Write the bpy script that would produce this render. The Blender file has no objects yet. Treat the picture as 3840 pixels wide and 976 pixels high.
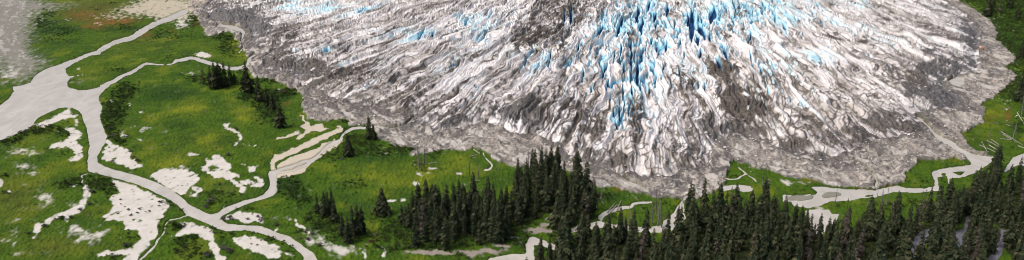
import bpy, bmesh, math, random
import numpy as np
random.seed(7)
rng = np.random.default_rng(11)
scene = bpy.context.scene
COL = scene.collection

# ------------------------------------------------------------------ camera
F = 3325.0
PITCH = math.radians(18.4)
CAMH = 280.0
cp, sp = math.cos(PITCH), math.sin(PITCH)
cam_d = bpy.data.cameras.new('camera')
cam = bpy.data.objects.new('camera', cam_d)
COL.objects.link(cam)
cam.location = (0, 0, CAMH)
cam.rotation_euler = (math.pi / 2 - PITCH, 0, 0)
cam_d.sensor_fit = 'HORIZONTAL'
cam_d.sensor_width = 36.0
cam_d.lens = 36.0 * F / 3840.0
cam_d.clip_start = 1.0
cam_d.clip_end = 20000.0
scene.camera = cam


def project(X, Y, Z):
    """World point -> coordinates on the 3840 x 976 survey photograph."""
    dz = Z - CAMH
    d = Y * cp - dz * sp
    return 1920 + F * X / d, 488 - F * (Y * sp + dz * cp) / d


def ground_at(px, py, z=0.0):
    """Survey coordinates -> the place on level ground."""
    x = (px - 1920) / F
    u = (488 - py) / F
    dy, dz = cp + u * sp, -sp + u * cp
    t = (z - CAMH) / dz
    return x * t, dy * t


# ------------------------------------------------------------------ survey tables
S2, S1 = 2.0156, 1.3424
TILE = {'A': (0, 0), 'B': (640, 0), 'C': (0, 325), 'D': (640, 325), 'E': (0, 650), 'F': (640, 650),
        'G': (1280, 325), 'H': (1280, 650), 'I': (1920, 325), 'J': (1920, 650), 'K': (2560, 325), 'L': (2560, 650),
        'M': (3200, 325), 'N': (3200, 650), 'O': (3200, 0), 'P': (2560, 0)}
TILE1 = {'q': (960, 0), 'r': (1920, 0), 's': (2880, 0)}


def tp(t, x, y):
    if t == '.':
        return x, y
    if t in TILE:
        return TILE[t][0] + x / S2, TILE[t][1] + y / S2
    return TILE1[t][0] + x / S1, TILE1[t][1] + y / S1


def poly(s):
    """'C 0,1 2,3 D 4,5' -> list of survey points."""
    out, t = [], '.'
    for w in s.split():
        if ',' in w:
            a, b = w.split(',')
            out.append(tp(t, float(a), float(b)))
        else:
            t = w
    return np.array(out)


def stroke(s):
    """'A x,y,w ...' -> outline polygon of a stream of varying width."""
    pts, ws, t = [], [], '.'
    for w in s.split():
        if ',' in w:
            a, b, c = [float(v) for v in w.split(',')]
            pts.append(tp(t, a, b))
            ws.append(c / S2 * 0.5)
        else:
            t = w
    P = np.array(pts)
    W = np.array(ws)
    # resample smoothly
    n = len(P)
    tt = np.linspace(0, n - 1, (n - 1) * 5 + 1)
    i = np.clip(tt.astype(int), 0, n - 2)
    f = (tt - i)[:, None]
    p0, p1, p2, p3 = P[np.maximum(i - 1, 0)], P[i], P[i + 1], P[np.minimum(i + 2, n - 1)]
    Q = 0.5 * (2 * p1 + (p2 - p0) * f + (2 * p0 - 5 * p1 + 4 * p2 - p3) * f ** 2 + (3 * p1 - p0 - 3 * p2 + p3) * f ** 3)
    w = np.interp(tt, np.arange(n), W)
    d = np.gradient(Q, axis=0)
    nrm = np.stack([-d[:, 1], d[:, 0]], 1)
    nrm /= np.linalg.norm(nrm, axis=1)[:, None] + 1e-9
    return np.concatenate([Q + nrm * w[:, None], (Q - nrm * w[:, None])[::-1]])


RIVER = [poly(
    'C -200,200 0,147 45,110 85,65 102,40 100,0 150,-5 232,-28 255,-75 330,-125 440,-165 490,-178 530,-185 492,-135 500,-100 525,-75 '
    '530,-68 510,-40 510,0 545,18 600,28 650,28 720,15 780,-5 815,0 745,75 740,90 770,140 775,170 755,215 765,280 790,340 810,370 795,420 '
    '770,460 735,530 740,570 770,595 830,620 900,640 960,655 E 1040,20 1130,50 1200,80 1288,125 F 70,175 130,230 200,270 260,300 310,312 '
    '360,300 400,265 480,235 560,205 640,190 700,165 740,120 755,85 742,30 745,0 800,0 803,60 805,140 770,170 720,190 640,210 560,240 480,275 420,305 '
    '385,325 370,340 390,360 430,385 500,390 600,395 680,400 760,430 830,460 900,480 970,530 1030,570 1080,610 1105,650 1130,760 '
    '1010,760 1005,640 980,600 930,560 860,520 780,490 700,460 640,445 560,430 480,435 420,440 330,410 260,375 180,340 125,320 110,300 60,245 0,205 '
    'E 1200,160 1100,110 1000,75 900,45 800,20 720,0 C 672,645 660,590 665,540 678,440 665,350 645,290 620,220 600,185 560,165 500,157 440,165 '
    '380,190 320,215 285,240 240,295 220,315 150,345 80,380 0,412 -200,490')]
STREAMS = [stroke(s) for s in (
    'A 480,500,50 540,470,30 580,452,26 680,412,24 740,395,34 800,355,40 880,318,28 1000,285,34 1060,245,42 1130,205,38 1200,170,34 1290,140,34 B 60,110,36 130,80,30',
    'A 760,665,36 850,620,26 890,595,22 960,560,24 1020,535,22 1070,500,20 1120,482,13 1190,490,8 1290,487,8 B 40,462,20 100,450,22 160,440,20 230,458,26 300,480,24 350,488,22 400,510,26 470,520,24 540,510,24 580,480,24 600,440,22 640,420,20',
    'B 515,405,8 545,360,12 540,300,14 545,240,24 480,215,34 400,200,26 350,195,16',
    'A 525,585,8 570,575,8 625,565,6',
    'E 1288,355,7 1250,390,9 1235,450,9 1200,500,11 1160,560,11 1110,610,13 1050,670,12',
    'F -10,357,6 60,340,8 130,318,10',
    'E 668,2,8 605,18,7 625,40,9 618,78,10',
    # braided channels
    'D 742,655,26 800,640,20 870,615,14 930,600,16 990,570,14 1060,560,22 1110,525,20 1150,490,18 1200,445,22 1290,395,20 G 0,380,16 30,350,18 90,318,20 190,312,14 270,305,12 380,322,14 480,300,16 560,235,14',
    'D 800,655,12 900,640,12 960,620,14 1030,590,16 1090,560,12',
    # right hand side
    'J 660,350,40 690,315,34 740,290,30 830,262,24 900,255,20 930,228,18 1060,222,14',
    'L 300,40,10 400,45,8 450,20,10 470,0,10 410,-60,6',
    'L 470,0,8 530,40,8 560,70,8',
    'N 0,-90,8 60,-60,8 110,-10,10 150,20,14 175,60,18 175,120,18',
    'J 780,-10,10 860,60,16 940,90,16 1010,130,18', 
    'G 1060,480,8 1085,530,8 1115,570,10 1135,600,12 1120,625,12 1060,637,8',
)]
STREAMS.append(poly('M 470,225 510,235 560,290 620,350 680,385 740,410 790,450 830,480 900,510 960,520 1060,535 1050,560 1000,600 910,655 N 870,15 790,38 740,40 '
                    '722,45 735,110 740,132 680,128 640,132 560,142 490,150 400,142 300,142 230,162 160,182 80,187 0,202 L 1200,210 1110,214 1080,227 1020,252 940,264 850,252 820,217 '
                    '760,215 755,165 860,167 1010,162 1015,145 990,115 960,105 1060,100 1150,115 1290,125 N 100,125 160,130 250,110 320,95 370,105 400,110 460,118 540,115 '
                    '610,100 615,50 600,10 590,-10 M 680,620 800,605 895,590 890,570 820,520 740,470 660,420 590,380 560,330 500,270'))
STREAMS.append(poly('J -160,640 0,610 60,615 100,610 105,540 135,490 160,478 200,500 250,510 270,530 330,535 330,580 260,560 210,545 165,545 170,600 165,700 -240,700 -180,655'))
PONDS = [poly(s) for s in (
    'J 440,450 440,420 520,390 660,360 720,380 900,400 1000,410 1130,395 1150,360 1220,305 1240,270 1290,200 1310,340 1240,430 1130,450 1000,450 700,410 540,430',
    'L 270,95 430,90 520,100 530,135 460,142 400,120 300,135',
    'L 920,285 960,275 1110,275 1130,310 1180,310 1160,370 1080,440 1030,480 980,420 940,330',
    'N 130,450 150,370 200,355 230,370 170,440',
    'N 380,690 420,540 500,440 560,420 700,430 740,480 690,520 560,520 510,580 470,690',
    'N 735,520 770,440 835,420 850,330 885,285 895,340 855,440 825,540 760,600 740,580',
    'N 980,690 1070,580 1110,470 1100,420 1160,430 1150,540 1120,610 1070,690',
    'M 1140,640 1200,540 1290,505 1400,500 1400,600 1240,590 1150,650',
    'E -60,20 5,40 22,70 5,105 -60,120',
    'O 715,610 780,583 840,600 845,640 790,665 730,650',
)]
ISLES = [poly(s) for s in (
    'N 638,30 704,22 722,90 714,126 660,126 638,90', 'N 664,-2 702,-2 696,20 664,20', 'N 728,-10 860,-14 800,16',
    'N 70,175 100,163 160,168 130,178',
)]
BARS = [poly(s) for s in (
    'L 760,178 860,170 990,170 980,195 900,210 800,205', 'L 1050,170 1080,145 1150,138 1200,150 1200,170 1150,182 1060,188',
)]
SAND = [poly(s) for s in (
    'C 240,300 300,285 380,255 440,215 520,165 535,205 575,215 580,240 520,245 450,260 400,285 330,305',
    'C 572,240 592,300 560,290',
    'C 500,315 560,315 600,340 620,370 590,400 560,410 590,440 625,470 615,540 570,570 510,570 560,530 570,490 500,460 370,470 430,430 510,400 525,370',
    'C 810,380 830,430 880,440 940,480 990,490 980,520 1020,570 1080,600 1070,625 1000,625 930,600 850,575 780,555 775,500 800,460 795,420',
    'C 900,330 935,330 930,360 905,355', 'C 918,365 962,370 957,385 925,382', 'C 972,135 985,138 985,160 975,158', 'C 820,110 850,95 860,105 840,135',
    'E 840,45 870,110 905,150 830,200 860,240 830,290 780,330 820,350 770,390 880,355 935,370 945,430 1040,440 1055,500 1000,570 900,585 830,590 740,615 740,640 900,615 945,630 930,700 1010,700 '
    '1060,610 1130,545 1190,470 1195,390 1230,330 1250,280 1280,250 1240,210 1180,180 1100,140 1000,95 920,70',
    'F 60,385 140,378 230,402 300,420 325,470 335,530 370,600 420,650 440,710 330,710 340,620 290,560 270,500 210,480 160,460 100,470 0,490 40,465 100,430',
    'F 480,490 560,480 640,490 690,510 770,540 830,560 800,600 830,620 820,650 720,640 690,600 600,600 560,580 510,540',
    'F 390,360 430,320 520,295 620,288 680,310 720,350 700,380 640,360 560,375 480,355',
    'F 0,130 -60,90 -150,30 -130,-10 30,-25 100,-30 180,0 230,45 180,80 150,110 120,160 80,165',
    'F 270,0 350,40 440,50 470,90 510,115 520,150 580,150 580,110 530,80 460,45 530,30 480,0 400,-40 320,-20',
    'D 330,520 370,515 400,555 450,590 460,620 440,655 380,660 390,620 360,610 300,600 230,615 240,640 300,655 250,560',
    'D 530,585 562,605 530,608', 'D 590,605 650,600 640,640 600,650', 'D 130,505 160,500 215,515 205,525 135,520', 'D 400,290 440,270 455,285 440,310 480,325 525,345 540,380 520,415 490,445 485,440 510,405 515,375 490,350 440,335 405,310',
    'D 65,600 100,595 110,612 70,610',
    'F 520,60 570,50 620,75 660,60 610,40 650,25 700,55 705,80 660,112 600,105', 'F 160,110 200,100 250,130 210,165 215,182 140,180 190,150',
    'B 175,405 240,395 305,420 300,435 220,430', 'H 545,72 570,66 592,76 570,86 548,84', 'H 365,205 400,200 410,215 370,222', 'H 440,205 470,198 495,208 485,218 445,216', 'H 875,0 910,0 915,18 880,15', 'H 240,450 268,445 270,470 245,485',
    'E 0,60 30,70 10,100 -30,100', 'E 55,130 75,130 70,150 52,148',
)] + [stroke(s) for s in (
    'E 650,90,30 655,160,50 640,210,40 600,260,40 540,300,36 470,320,30 400,345,34 340,385,26 290,400,34 270,450,36 255,505,26', 'E 505,320,30 515,385,14', 'E 510,100,6 620,88,9',
    'F 800,595,8 870,610,7 935,632,7', 'C 1020,175,8 1050,190,10 1090,188,10', 'F 380,235,6 395,255,6 415,262,6', 'F 930,340,10 945,390,12 1000,420,14 1040,460,12', 'F 800,440,8 830,415,8',
    'H 300,560,14 330,590,24 320,640,24', 'H 175,600,20 165,650,20', 'D 520,435,6 580,440,6 640,455,8', 'D 860,0,10 810,20,8 830,40,8',
)]
TAN = [poly(s) for s in (   # tan gravel flats along the braided stream, the mud tracks
    'D 742,655 750,600 765,560 800,520 900,480 1000,430 1100,385 1200,345 1290,310 G 20,320 10,345 D 1240,365 1150,410 1060,455 960,500 880,530 820,560 785,590 775,655',
    'D 790,655 800,600 850,570 930,530 1000,505 1090,480 1150,440 1220,415 1290,385 1290,425 1210,490 1150,520 1080,570 1030,600 1010,655 F 900,30 800,40',
    'D 980,310 1000,280 1030,260 1060,300 1120,290 1150,280 1140,310 1220,325 1150,345 1060,340 1000,380 960,420 970,395 920,410 1030,330', 'D 975,222 990,222 1035,260 1020,270',
    'D 800,385 870,380 940,348 960,355 900,395 810,402',
    'D 1240,295 1280,295 1280,315 1250,310',
)]
GREEN_IN = [poly(s) for s in (   # meadow standing on the gravel
    'K 345,590 370,575 420,575 415,600 440,620 455,640 L 440,10 400,30 330,20', 'K 425,585 460,583 495,600 490,618 455,618 430,605',
    'L 340,40 400,28 430,40 400,75 340,65', 'L 440,60 470,35 500,35 510,70 480,95 430,90',
    'K 470,640 500,630 690,650 L 740,20 730,50 660,64 560,35 500,20', 'L 470,140 520,140 500,190 470,190',
    'L 740,40 800,40 860,50 920,90 990,115 1015,150 1000,162 850,166 760,162 690,120 680,80', 'L 920,80 1000,75 1060,90 1100,100 1040,108',
    'M 480,570 540,565 640,570 760,552 870,560 885,580 780,605 680,620 600,645 N 585,0 612,50 610,100 540,112 460,112 390,105 385,60 385,10 M 420,650 470,610',
    'D 1020,275 1060,262 1115,275 1090,300 1040,305', 'D 1140,290 1230,260 G 0,252 50,262 45,295 0,310 D 1250,330 1180,315', 'G 50,305 110,300 100,318 50,330', 'G 160,290 190,290 190,306 165,306',
    'D 790,640 775,590 820,565 900,525 960,500 1040,470 1090,455 1095,480 1000,500 930,525 870,550 810,590',
    'D 1130,430 1180,405 1265,362 1265,380 1200,405 1150,440',
    'D 950,350 1000,325 1025,335 1000,355 940,380', 'D 860,600 915,588 905,605 870,612',
    'J 640,110 690,110 790,120 900,160 1000,170 1060,190 1040,210 900,215 820,200 690,230 640,200', 'J 1160,215 1250,195 1240,260 1200,300 1160,340 1150,300',
    'J 720,335 780,300 900,270 930,245 1060,240 1150,230 1150,370 1050,390 900,380 780,360',
)]
MORAINE = poly(
    'B 300,-500 260,-100 170,-10 120,60 180,120 215,130 215,180 265,240 240,265 300,275 400,250 460,250 490,280 515,340 515,385 545,375 575,400 580,450 575,490 620,590 700,600 800,605 840,640 '
    'D 860,-5 940,30 1000,70 1000,110 985,150 995,200 1040,250 1110,260 1200,275 1290,250 G 50,265 45,300 110,300 190,300 265,340 270,390 330,420 380,430 450,470 520,470 530,520 580,520 690,500 '
    '760,490 830,480 940,490 1000,470 1060,480 1110,500 1140,550 1200,580 1290,610 I 120,610 400,640 440,660 J 560,100 680,115 790,115 900,155 1000,165 1060,190 1100,205 1180,195 1250,195 1290,190 '
    'L 0,230 100,200 280,130 330,60 345,-65 420,-75 500,-40 690,-5 800,40 900,40 1000,60 1100,100 1200,108 1290,115 N 100,120 160,125 250,105 330,90 385,60 385,10 M 470,620 480,570 640,560 '
    '760,545 870,560 890,575 1000,600 1060,540 1000,515 930,490 870,450 830,400 830,350 920,310 1000,270 980,220 1000,180 970,130 1060,90 1130,30 1180,0 O 1180,640 1240,600 1220,560 1140,510 1200,490 1240,450 '
    '1150,370 1080,300 1085,230 1040,160 980,130 930,80 850,40 800,10 770,-20 600,-500')
ICE = poly(
    'B 430,-600 380,-100 330,-10 250,60 290,150 420,180 560,190 600,260 620,350 700,370 780,380 700,440 690,540 800,560 900,560 D 1000,10 1130,60 1200,100 G 0,110 120,170 250,180 370,210 470,240 560,235 520,320 640,310 '
    '700,370 850,340 960,320 1100,300 1200,340 1290,380 I 130,400 340,460 420,560 560,600 640,650 J 720,0 830,30 930,20 1040,60 1200,50 1270,0 K 30,655 210,640 220,480 340,400 500,370 620,430 700,490 '
    '860,530 1060,590 1150,560 1290,500 M 220,420 480,380 570,370 470,225 560,200 700,200 800,170 790,100 690,40 O 700,600 850,580 960,530 940,440 960,270 860,150 780,80 640,0 560,-100 450,-600')
HILL = poly('O 770,-400 790,0 850,40 930,80 980,130 1040,160 1085,230 1080,300 1150,370 1240,450 1200,490 1140,510 1220,560 1240,600 1180,650 M 1130,30 1060,90 1110,110 1150,200 1290,260 1700,300 O 1900,-400')


def blobs(s):
    out, t = [], '.'
    for w in s.split():
        if ',' in w:
            v = [float(q) for q in w.split(',')]
            k = 1 if t == '.' else (S2 if t in TILE else S1)
            x, y = tp(t, v[0], v[1])
            out.append((x, y, v[2] / k, v[3] / k, v[4]))
        else:
            t = w
    return out


SPARSE = blobs('C 150,490,110,40,.6 200,605,90,30,.75 250,500,80,25,.4 E 340,200,90,70,.7 150,370,60,50,.5 70,500,60,50,.7 110,610,50,20,.7 250,10,60,20,.5 550,480,120,60,.5 720,480,90,50,.7 800,430,50,30,.6 560,250,50,20,.6 '
               '540,410,40,30,.5 640,430,60,30,.4 910,490,40,12,.6 C 1050,310,60,14,.6 1100,330,35,25,.6 1240,345,50,18,.5 1050,405,40,9,.8 1230,640,60,16,.8 430,355,30,12,.7 D 120,640,70,14,.7 30,640,30,14,.7 F 180,140,50,40,.5 B 180,560,60,30,.5 90,555,30,20,.3 G 330,505,24,10,.8 '
               'F 850,350,70,20,.55 1050,480,90,50,.55 1150,530,110,50,.6 1250,590,70,50,.7 H 40,590,80,40,.7 150,580,60,30,.5 A 150,430,60,70,.35 330,470,60,30,.3 610,600,90,30,.15 80,560,120,60,.5 '
               '600,530,18,22,.6 D 470,100,30,40,.25 G 700,625,45,12,.75 H 590,10,35,14,.7 H 660,0,25,9,.8 N 170,350,40,16,.7 L 1030,270,80,16,.9 L 640,70,40,20,.8 L 780,70,60,25,.8 D 950,360,60,15,.5 F 600,330,50,20,.3 L 960,75,90,14,.6 B 100,170,40,50,.7 B 60,190,60,40,.5')
GREY = blobs('A -80,0,330,170,1.3 0,160,240,130,1.1 60,300,160,80,.8 300,45,160,30,.35 420,60,160,28,.35 560,35,120,20,.3 130,420,100,90,.75 120,560,170,90,.8 -20,430,90,90,.5 280,470,130,70,.55 20,350,120,50,.7 600,605,110,40,.35')
GRAVELTAN = blobs('A 1130,60,170,60,1 1000,80,140,26,.9 1250,110,110,45,1 850,130,160,24,.7 740,180,90,10,.5 520,155,50,10,.6 B 60,50,100,60,1 30,120,110,40,.8 100,100,50,50,.5 250,0,140,60,.8 A 1200,20,150,40,.8')
MUD = [(a_, b_, c_, d_ * .62, e_) for a_, b_, c_, d_, e_ in blobs('H 600,605,140,30,1 760,600,120,26,1 1000,600,100,30,1 1130,590,110,30,1 1230,550,90,22,1 520,590,50,20,.8 J 20,490,60,20,.8 200,440,70,35,1.2 260,390,45,40,1.1 285,340,25,25,1 240,450,70,20,1 30,530,60,25,.6 H 1010,630,70,30,.8 F 1240,600,90,50,.5 N 500,210,70,12,.3 O 1080,150,60,30,.2')]
RUST = blobs('A 700,205,70,14,.9 820,175,130,20,1 960,155,70,16,1 1080,270,35,16,.9 1120,240,25,12,.6 780,140,220,30,.35 620,110,120,26,.45 1150,40,50,18,.6 D 880,140,25,18,.7 M 700,525,120,25,.6 480,560,25,15,.5 1165,230,22,40,.7 1040,240,40,25,.5 J 870,125,70,14,.7 B 205,170,30,30,.4 B 270,425,30,10,.7 L 1000,60,90,15,.3 F 560,360,60,8,.5 N 30,95,60,14,.7 N 230,95,80,16,.7 B 20,240,20,16,.5')
YEL = blobs('D 190,150,90,50,.8 50,170,60,50,.5 50,560,90,60,.9 600,230,90,50,.7 460,120,55,45,.7 300,420,200,70,.4 C 1130,450,70,40,.9 950,340,60,30,.5 1220,590,90,50,.7 1150,250,100,40,.3 230,400,110,50,.6 600,600,70,50,.8 550,270,70,25,.6 E 150,80,200,80,.5 820,40,90,10,.8 900,540,120,60,.4 500,560,200,60,.5 180,610,60,30,.8 '
            'H 430,60,200,60,.6 330,160,120,40,.5 200,40,160,40,.3 G 300,610,220,50,.3 700,630,180,60,.4 860,540,90,40,.5 B 490,340,40,60,.8 550,440,40,50,.7 430,440,90,40,.3 250,350,200,40,.3 M 1050,180,110,60,.6 1000,380,90,60,.4 L 1100,250,80,25,.3 980,160,120,20,.4 A 700,540,120,60,.5 900,420,160,60,.3 560,15,200,20,.5 340,300,150,60,.2 N 300,230,160,40,.2')
LUSH = blobs('A 320,280,180,110,.7 450,230,160,60,.7 950,220,160,30,.7 350,170,50,30,.9 1200,240,80,50,.5 B 180,170,70,60,.8 400,290,120,40,.8 450,370,80,40,.6 C 1100,80,160,80,.5 900,240,120,40,.6 1180,60,160,60,.6 D 560,90,80,50,.9 750,200,120,60,.8 640,280,100,40,.5 850,320,120,40,.4 850,80,100,50,.7 90,40,120,60,.6 '
             'G 170,420,110,60,1 330,520,150,70,.6 460,490,60,40,.8 700,520,60,30,.6 F 900,90,120,80,.7 1000,200,200,90,.8 1150,420,120,90,1 960,180,120,60,.6 H 250,340,120,60,.6 420,420,120,80,1 700,560,160,30,1 950,520,180,40,1 60,480,100,60,.8 J 90,400,110,80,1 300,430,60,60,1 500,360,120,60,.9 '
             '90,550,90,40,.8 210,590,60,40,1 750,200,120,60,.9 O 1150,150,160,150,1 1200,350,120,120,1 1000,20,120,40,.9 M 1230,60,100,120,1 1230,300,80,80,.7 1200,440,100,50,.6 L 900,140,100,20,.6 N 480,60,100,40,.5 400,260,200,60,.6 830,360,60,80,.9 1200,240,120,120,.7')
DRY = blobs('A 750,60,260,60,.7 600,130,120,40,.6 1050,300,200,60,.3 E 100,200,200,160,.35 400,560,260,80,.35 F 450,130,150,50,.3 C 300,330,100,40,.3')

# darkness of debris over the ice, clean blue ice, grey silt
DEB = blobs('B 420,130,140,40,.95 580,130,110,60,.8 600,190,120,40,.75 350,60,110,60,.6 700,240,130,50,.45 900,240,70,30,.5 850,330,150,50,.45 1000,470,120,40,.6 1130,540,140,50,.65 760,480,120,60,.55 950,560,130,40,.5 700,30,200,40,.3 '
            'q 80,300,180,60,.35 490,370,110,50,.5 640,520,220,60,.4 430,240,60,20,.4 1100,290,80,40,.45 900,590,160,60,.45 r 380,40,90,70,.75 230,60,100,90,.6 70,190,90,60,.9 160,160,80,30,.6 60,560,130,50,.75 250,480,120,90,.35 380,600,110,60,.4 270,280,25,40,.6 800,400,70,50,.5 '
            '1080,350,45,35,.8 1130,500,90,70,.65 1200,570,80,60,.7 880,440,40,60,.4 620,560,60,90,.35 980,560,70,80,.4 1000,400,90,70,.3 I 60,190,120,70,.5 560,290,80,60,.45 430,130,70,40,.5 300,340,60,40,.5 500,560,160,60,.6 720,540,120,60,.5 160,420,150,40,.5 940,350,40,110,.4 '
            'K 240,340,90,70,.85 400,130,80,60,.6 520,190,60,80,.6 640,190,50,30,.4 900,210,60,40,.7 960,300,90,30,.6 1050,350,110,30,.6 1180,420,140,40,.6 760,440,120,40,.8 940,520,120,40,.7 1080,570,110,30,.8 400,330,100,40,.5 60,450,60,90,.3 100,600,80,90,.35 1120,80,130,60,.4 1220,30,90,30,.4 '
            'M 500,40,120,50,.85 650,60,110,50,.85 740,130,90,50,.9 580,220,60,30,.8 170,260,120,40,.7 350,300,120,50,.55 500,340,80,30,.7 100,350,120,60,.5 270,200,80,25,.6 O 70,310,70,20,.9 250,510,60,30,.7 500,510,70,30,.7 560,570,90,40,.7 340,590,120,40,.6 590,390,60,30,.7 880,250,70,80,.75 900,330,50,60,.7 '
            '820,480,130,60,.55 650,500,90,60,.6 250,150,60,20,.6 360,235,30,10,.8 485,288,20,12,.9 320,20,40,16,.6 570,45,40,14,.6 P 320,500,60,50,.7 720,400,30,25,.8 830,460,50,20,.8 960,500,70,20,.8 290,220,60,40,.5 200,500,60,60,.5 60,560,70,60,.3 740,600,60,50,.4 150,30,40,60,.4 480,250,60,40,.3')
SLATE = blobs('B 470,110,230,70,1 620,170,170,70,1 600,290,200,90,.6 850,560,280,60,.5 O 870,260,110,110,1 820,480,170,90,1 620,460,130,90,.9 700,560,100,50,.8 M 600,60,240,70,.9 720,130,130,60,1 560,210,100,50,.9 150,250,160,60,.5 K 240,350,120,90,.5 900,560,300,60,.6 I 60,190,150,80,.5 G 700,250,160,50,.6 1200,270,160,80,.5 100,130,160,50,.5')
BLUE = blobs('P 60,120,70,150,1 180,150,110,130,1 240,80,80,110,1 380,60,110,140,1 540,60,130,130,1 700,80,140,140,1 800,160,90,120,.9 620,480,130,150,.8 480,240,60,90,.9 330,390,60,90,.8 1100,100,160,90,.65 1180,190,150,70,.75 1080,430,180,60,.75 950,420,90,40,.6 130,540,70,80,.6 980,60,100,80,.7 560,370,100,40,.5 820,520,60,40,.7 '
             'r 640,80,160,100,1 540,130,60,80,.9 450,140,70,70,.8 720,150,60,160,.8 620,340,40,90,.9 600,470,60,110,.7 670,470,60,110,.8 780,230,40,60,.8 470,360,40,80,.7 300,200,50,60,.6 100,260,80,50,.7 230,140,60,40,.7 30,80,70,80,.6 190,290,60,50,.5 130,330,40,40,.5 400,340,60,120,.4 880,380,120,60,.45 950,420,60,50,.5 1000,330,120,60,.4 560,560,70,80,.6 540,600,50,60,.6 '
             'q 170,30,80,35,.7 340,40,160,35,.6 530,50,60,25,.9 450,90,70,25,.6 110,120,50,14,.5 610,170,60,20,.7 800,165,70,30,1 760,190,60,30,.7 420,320,60,18,.8 350,250,50,16,.6 200,265,60,20,.5 610,310,70,25,.7 680,290,60,20,.6 900,340,140,50,.6 1050,110,60,45,.8 1150,130,90,50,.9 1130,180,50,30,.8 880,160,60,20,.6 1010,300,50,20,.5 1100,450,60,40,.5 980,180,100,40,.4 1240,260,60,40,.7 '
             'B 500,15,50,14,.9 630,50,70,25,.6 930,60,70,40,.8 1150,40,120,60,.8 850,180,60,16,.7 760,130,60,14,.5 940,390,60,18,.6 1170,390,50,16,.8 1250,500,50,14,.8 980,450,40,14,.5 O 60,30,130,50,.7 120,240,130,60,.8 240,320,120,50,.7 20,60,60,60,.5 80,450,70,40,.5 60,200,80,40,.7 450,525,60,16,.7 180,370,40,18,.6 340,480,60,20,.4 K 560,80,50,60,.5 640,20,80,30,.7 890,140,60,40,.7 740,220,60,30,.5 1080,60,80,30,.5 1000,30,50,20,.5 700,300,60,30,.4 150,20,90,40,.5')
CREV = blobs('P 60,150,60,160,1 200,120,140,160,1 400,80,180,140,.9 650,90,200,130,.7 330,400,50,90,.8 r 600,110,170,130,1 720,200,120,200,.9 620,380,110,140,.9 480,400,60,120,.8 600,560,110,100,.7 460,150,90,90,.9 300,260,90,90,.7 130,300,110,80,.5 q 1100,140,180,90,.6 1000,330,160,80,.3 800,170,120,50,.4 500,50,160,50,.4 P 620,520,130,120,.7 1100,130,200,110,.4 O 100,100,160,80,.25')


SLITS = ('r 640,40,622,110,14 660,80,648,165,14 695,5,685,60,12 725,50,712,110,12 785,20,780,75,18 730,100,722,140,8 560,80,525,185,14 600,10,590,35,8 460,120,415,190,14 545,60,520,120,8 430,160,405,200,8 905,60,905,200,22 885,70,890,140,10 935,170,932,230,14 940,120,975,190,26 1000,170,995,215,10 955,80,960,120,8 1020,40,1000,110,24 '
         '1060,225,1090,300,12 1035,295,1060,350,12 550,230,545,320,7 600,195,600,390,10 630,310,632,440,13 635,390,660,500,10 600,440,610,500,8 560,320,562,365,8 480,305,445,400,9 490,390,472,465,8 500,480,492,520,7 510,540,515,590,6 540,520,542,580,7 525,600,535,650,8 705,180,700,215,8 730,220,725,270,10 780,200,775,260,8 740,240,735,300,6 690,270,685,300,5 575,190,570,220,6 '
         '955,240,945,290,8 680,360,680,400,6 690,430,693,470,6 340,210,325,270,8 110,230,40,360,9 200,250,180,330,7 190,300,150,350,6 140,315,115,360,8 270,50,260,130,8 300,20,295,120,12 350,270,330,300,6 360,350,350,420,6 410,420,400,470,6 1110,310,1108,350,8 905,400,908,440,7 935,410,938,450,7 970,420,975,470,6 1275,400,1280,440,8 1205,180,1185,210,10 '
         '820,100,815,150,6 845,190,840,240,6 870,250,865,300,6 660,220,655,270,6 620,250,616,300,6 520,250,505,310,6 450,220,430,270,6 400,300,380,350,6 760,320,758,370,5 800,400,806,450,6 840,330,845,380,6 720,400,724,450,6 560,420,556,480,6 580,540,590,590,6 '
         'P 380,0,400,60,12 370,120,395,190,12 310,30,340,90,12 470,40,540,130,14 600,0,630,60,12 610,100,620,140,10 700,100,712,190,9 760,160,790,250,16 580,490,605,570,11 660,480,690,570,11 690,600,730,650,9 510,390,530,480,7 300,340,345,450,15 250,430,300,520,13 255,240,290,300,13 205,260,215,330,13 105,250,110,340,13 150,370,140,430,9 910,240,920,280,9 970,90,990,120,9 1010,10,1030,50,9 '
         '1100,340,1115,370,9 900,550,915,585,11 490,290,495,320,9 520,230,515,290,9 420,20,460,60,9 550,60,570,100,8 680,80,690,110,9 840,130,870,160,7 790,560,820,580,9 1050,70,1080,110,7 1120,160,1150,190,7 '
         'q 555,35,520,65,6 850,145,810,190,9 1070,90,1045,130,8 1165,150,1120,205,7 1190,50,1165,100,8 1020,310,975,345,6 370,10,355,25,5 370,250,330,270,6 1110,430,1090,450,5 900,150,880,180,6 1040,60,1000,100,5 700,170,660,200,5 1240,80,1210,130,6 '
         'K 880,110,915,170,8 620,130,650,180,7 640,10,660,40,7 975,0,1000,50,8 540,60,560,110,7 700,240,740,280,6 800,60,830,110,6 I 1035,0,1045,60,9 755,60,740,120,8 815,50,820,130,6 850,70,845,150,7 795,260,815,330,8 720,0,712,45,9 710,300,700,330,6 560,40,555,80,6 600,0,596,60,8')


# ------------------------------------------------------------------ numeric helpers
def _tab(seed):
    r = np.random.default_rng(seed)
    p = r.permutation(256)
    a = r.uniform(0, 2 * np.pi, 256)
    return np.concatenate([p, p]), np.cos(a).astype(np.float32), np.sin(a).astype(np.float32)


_T = {}


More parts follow.
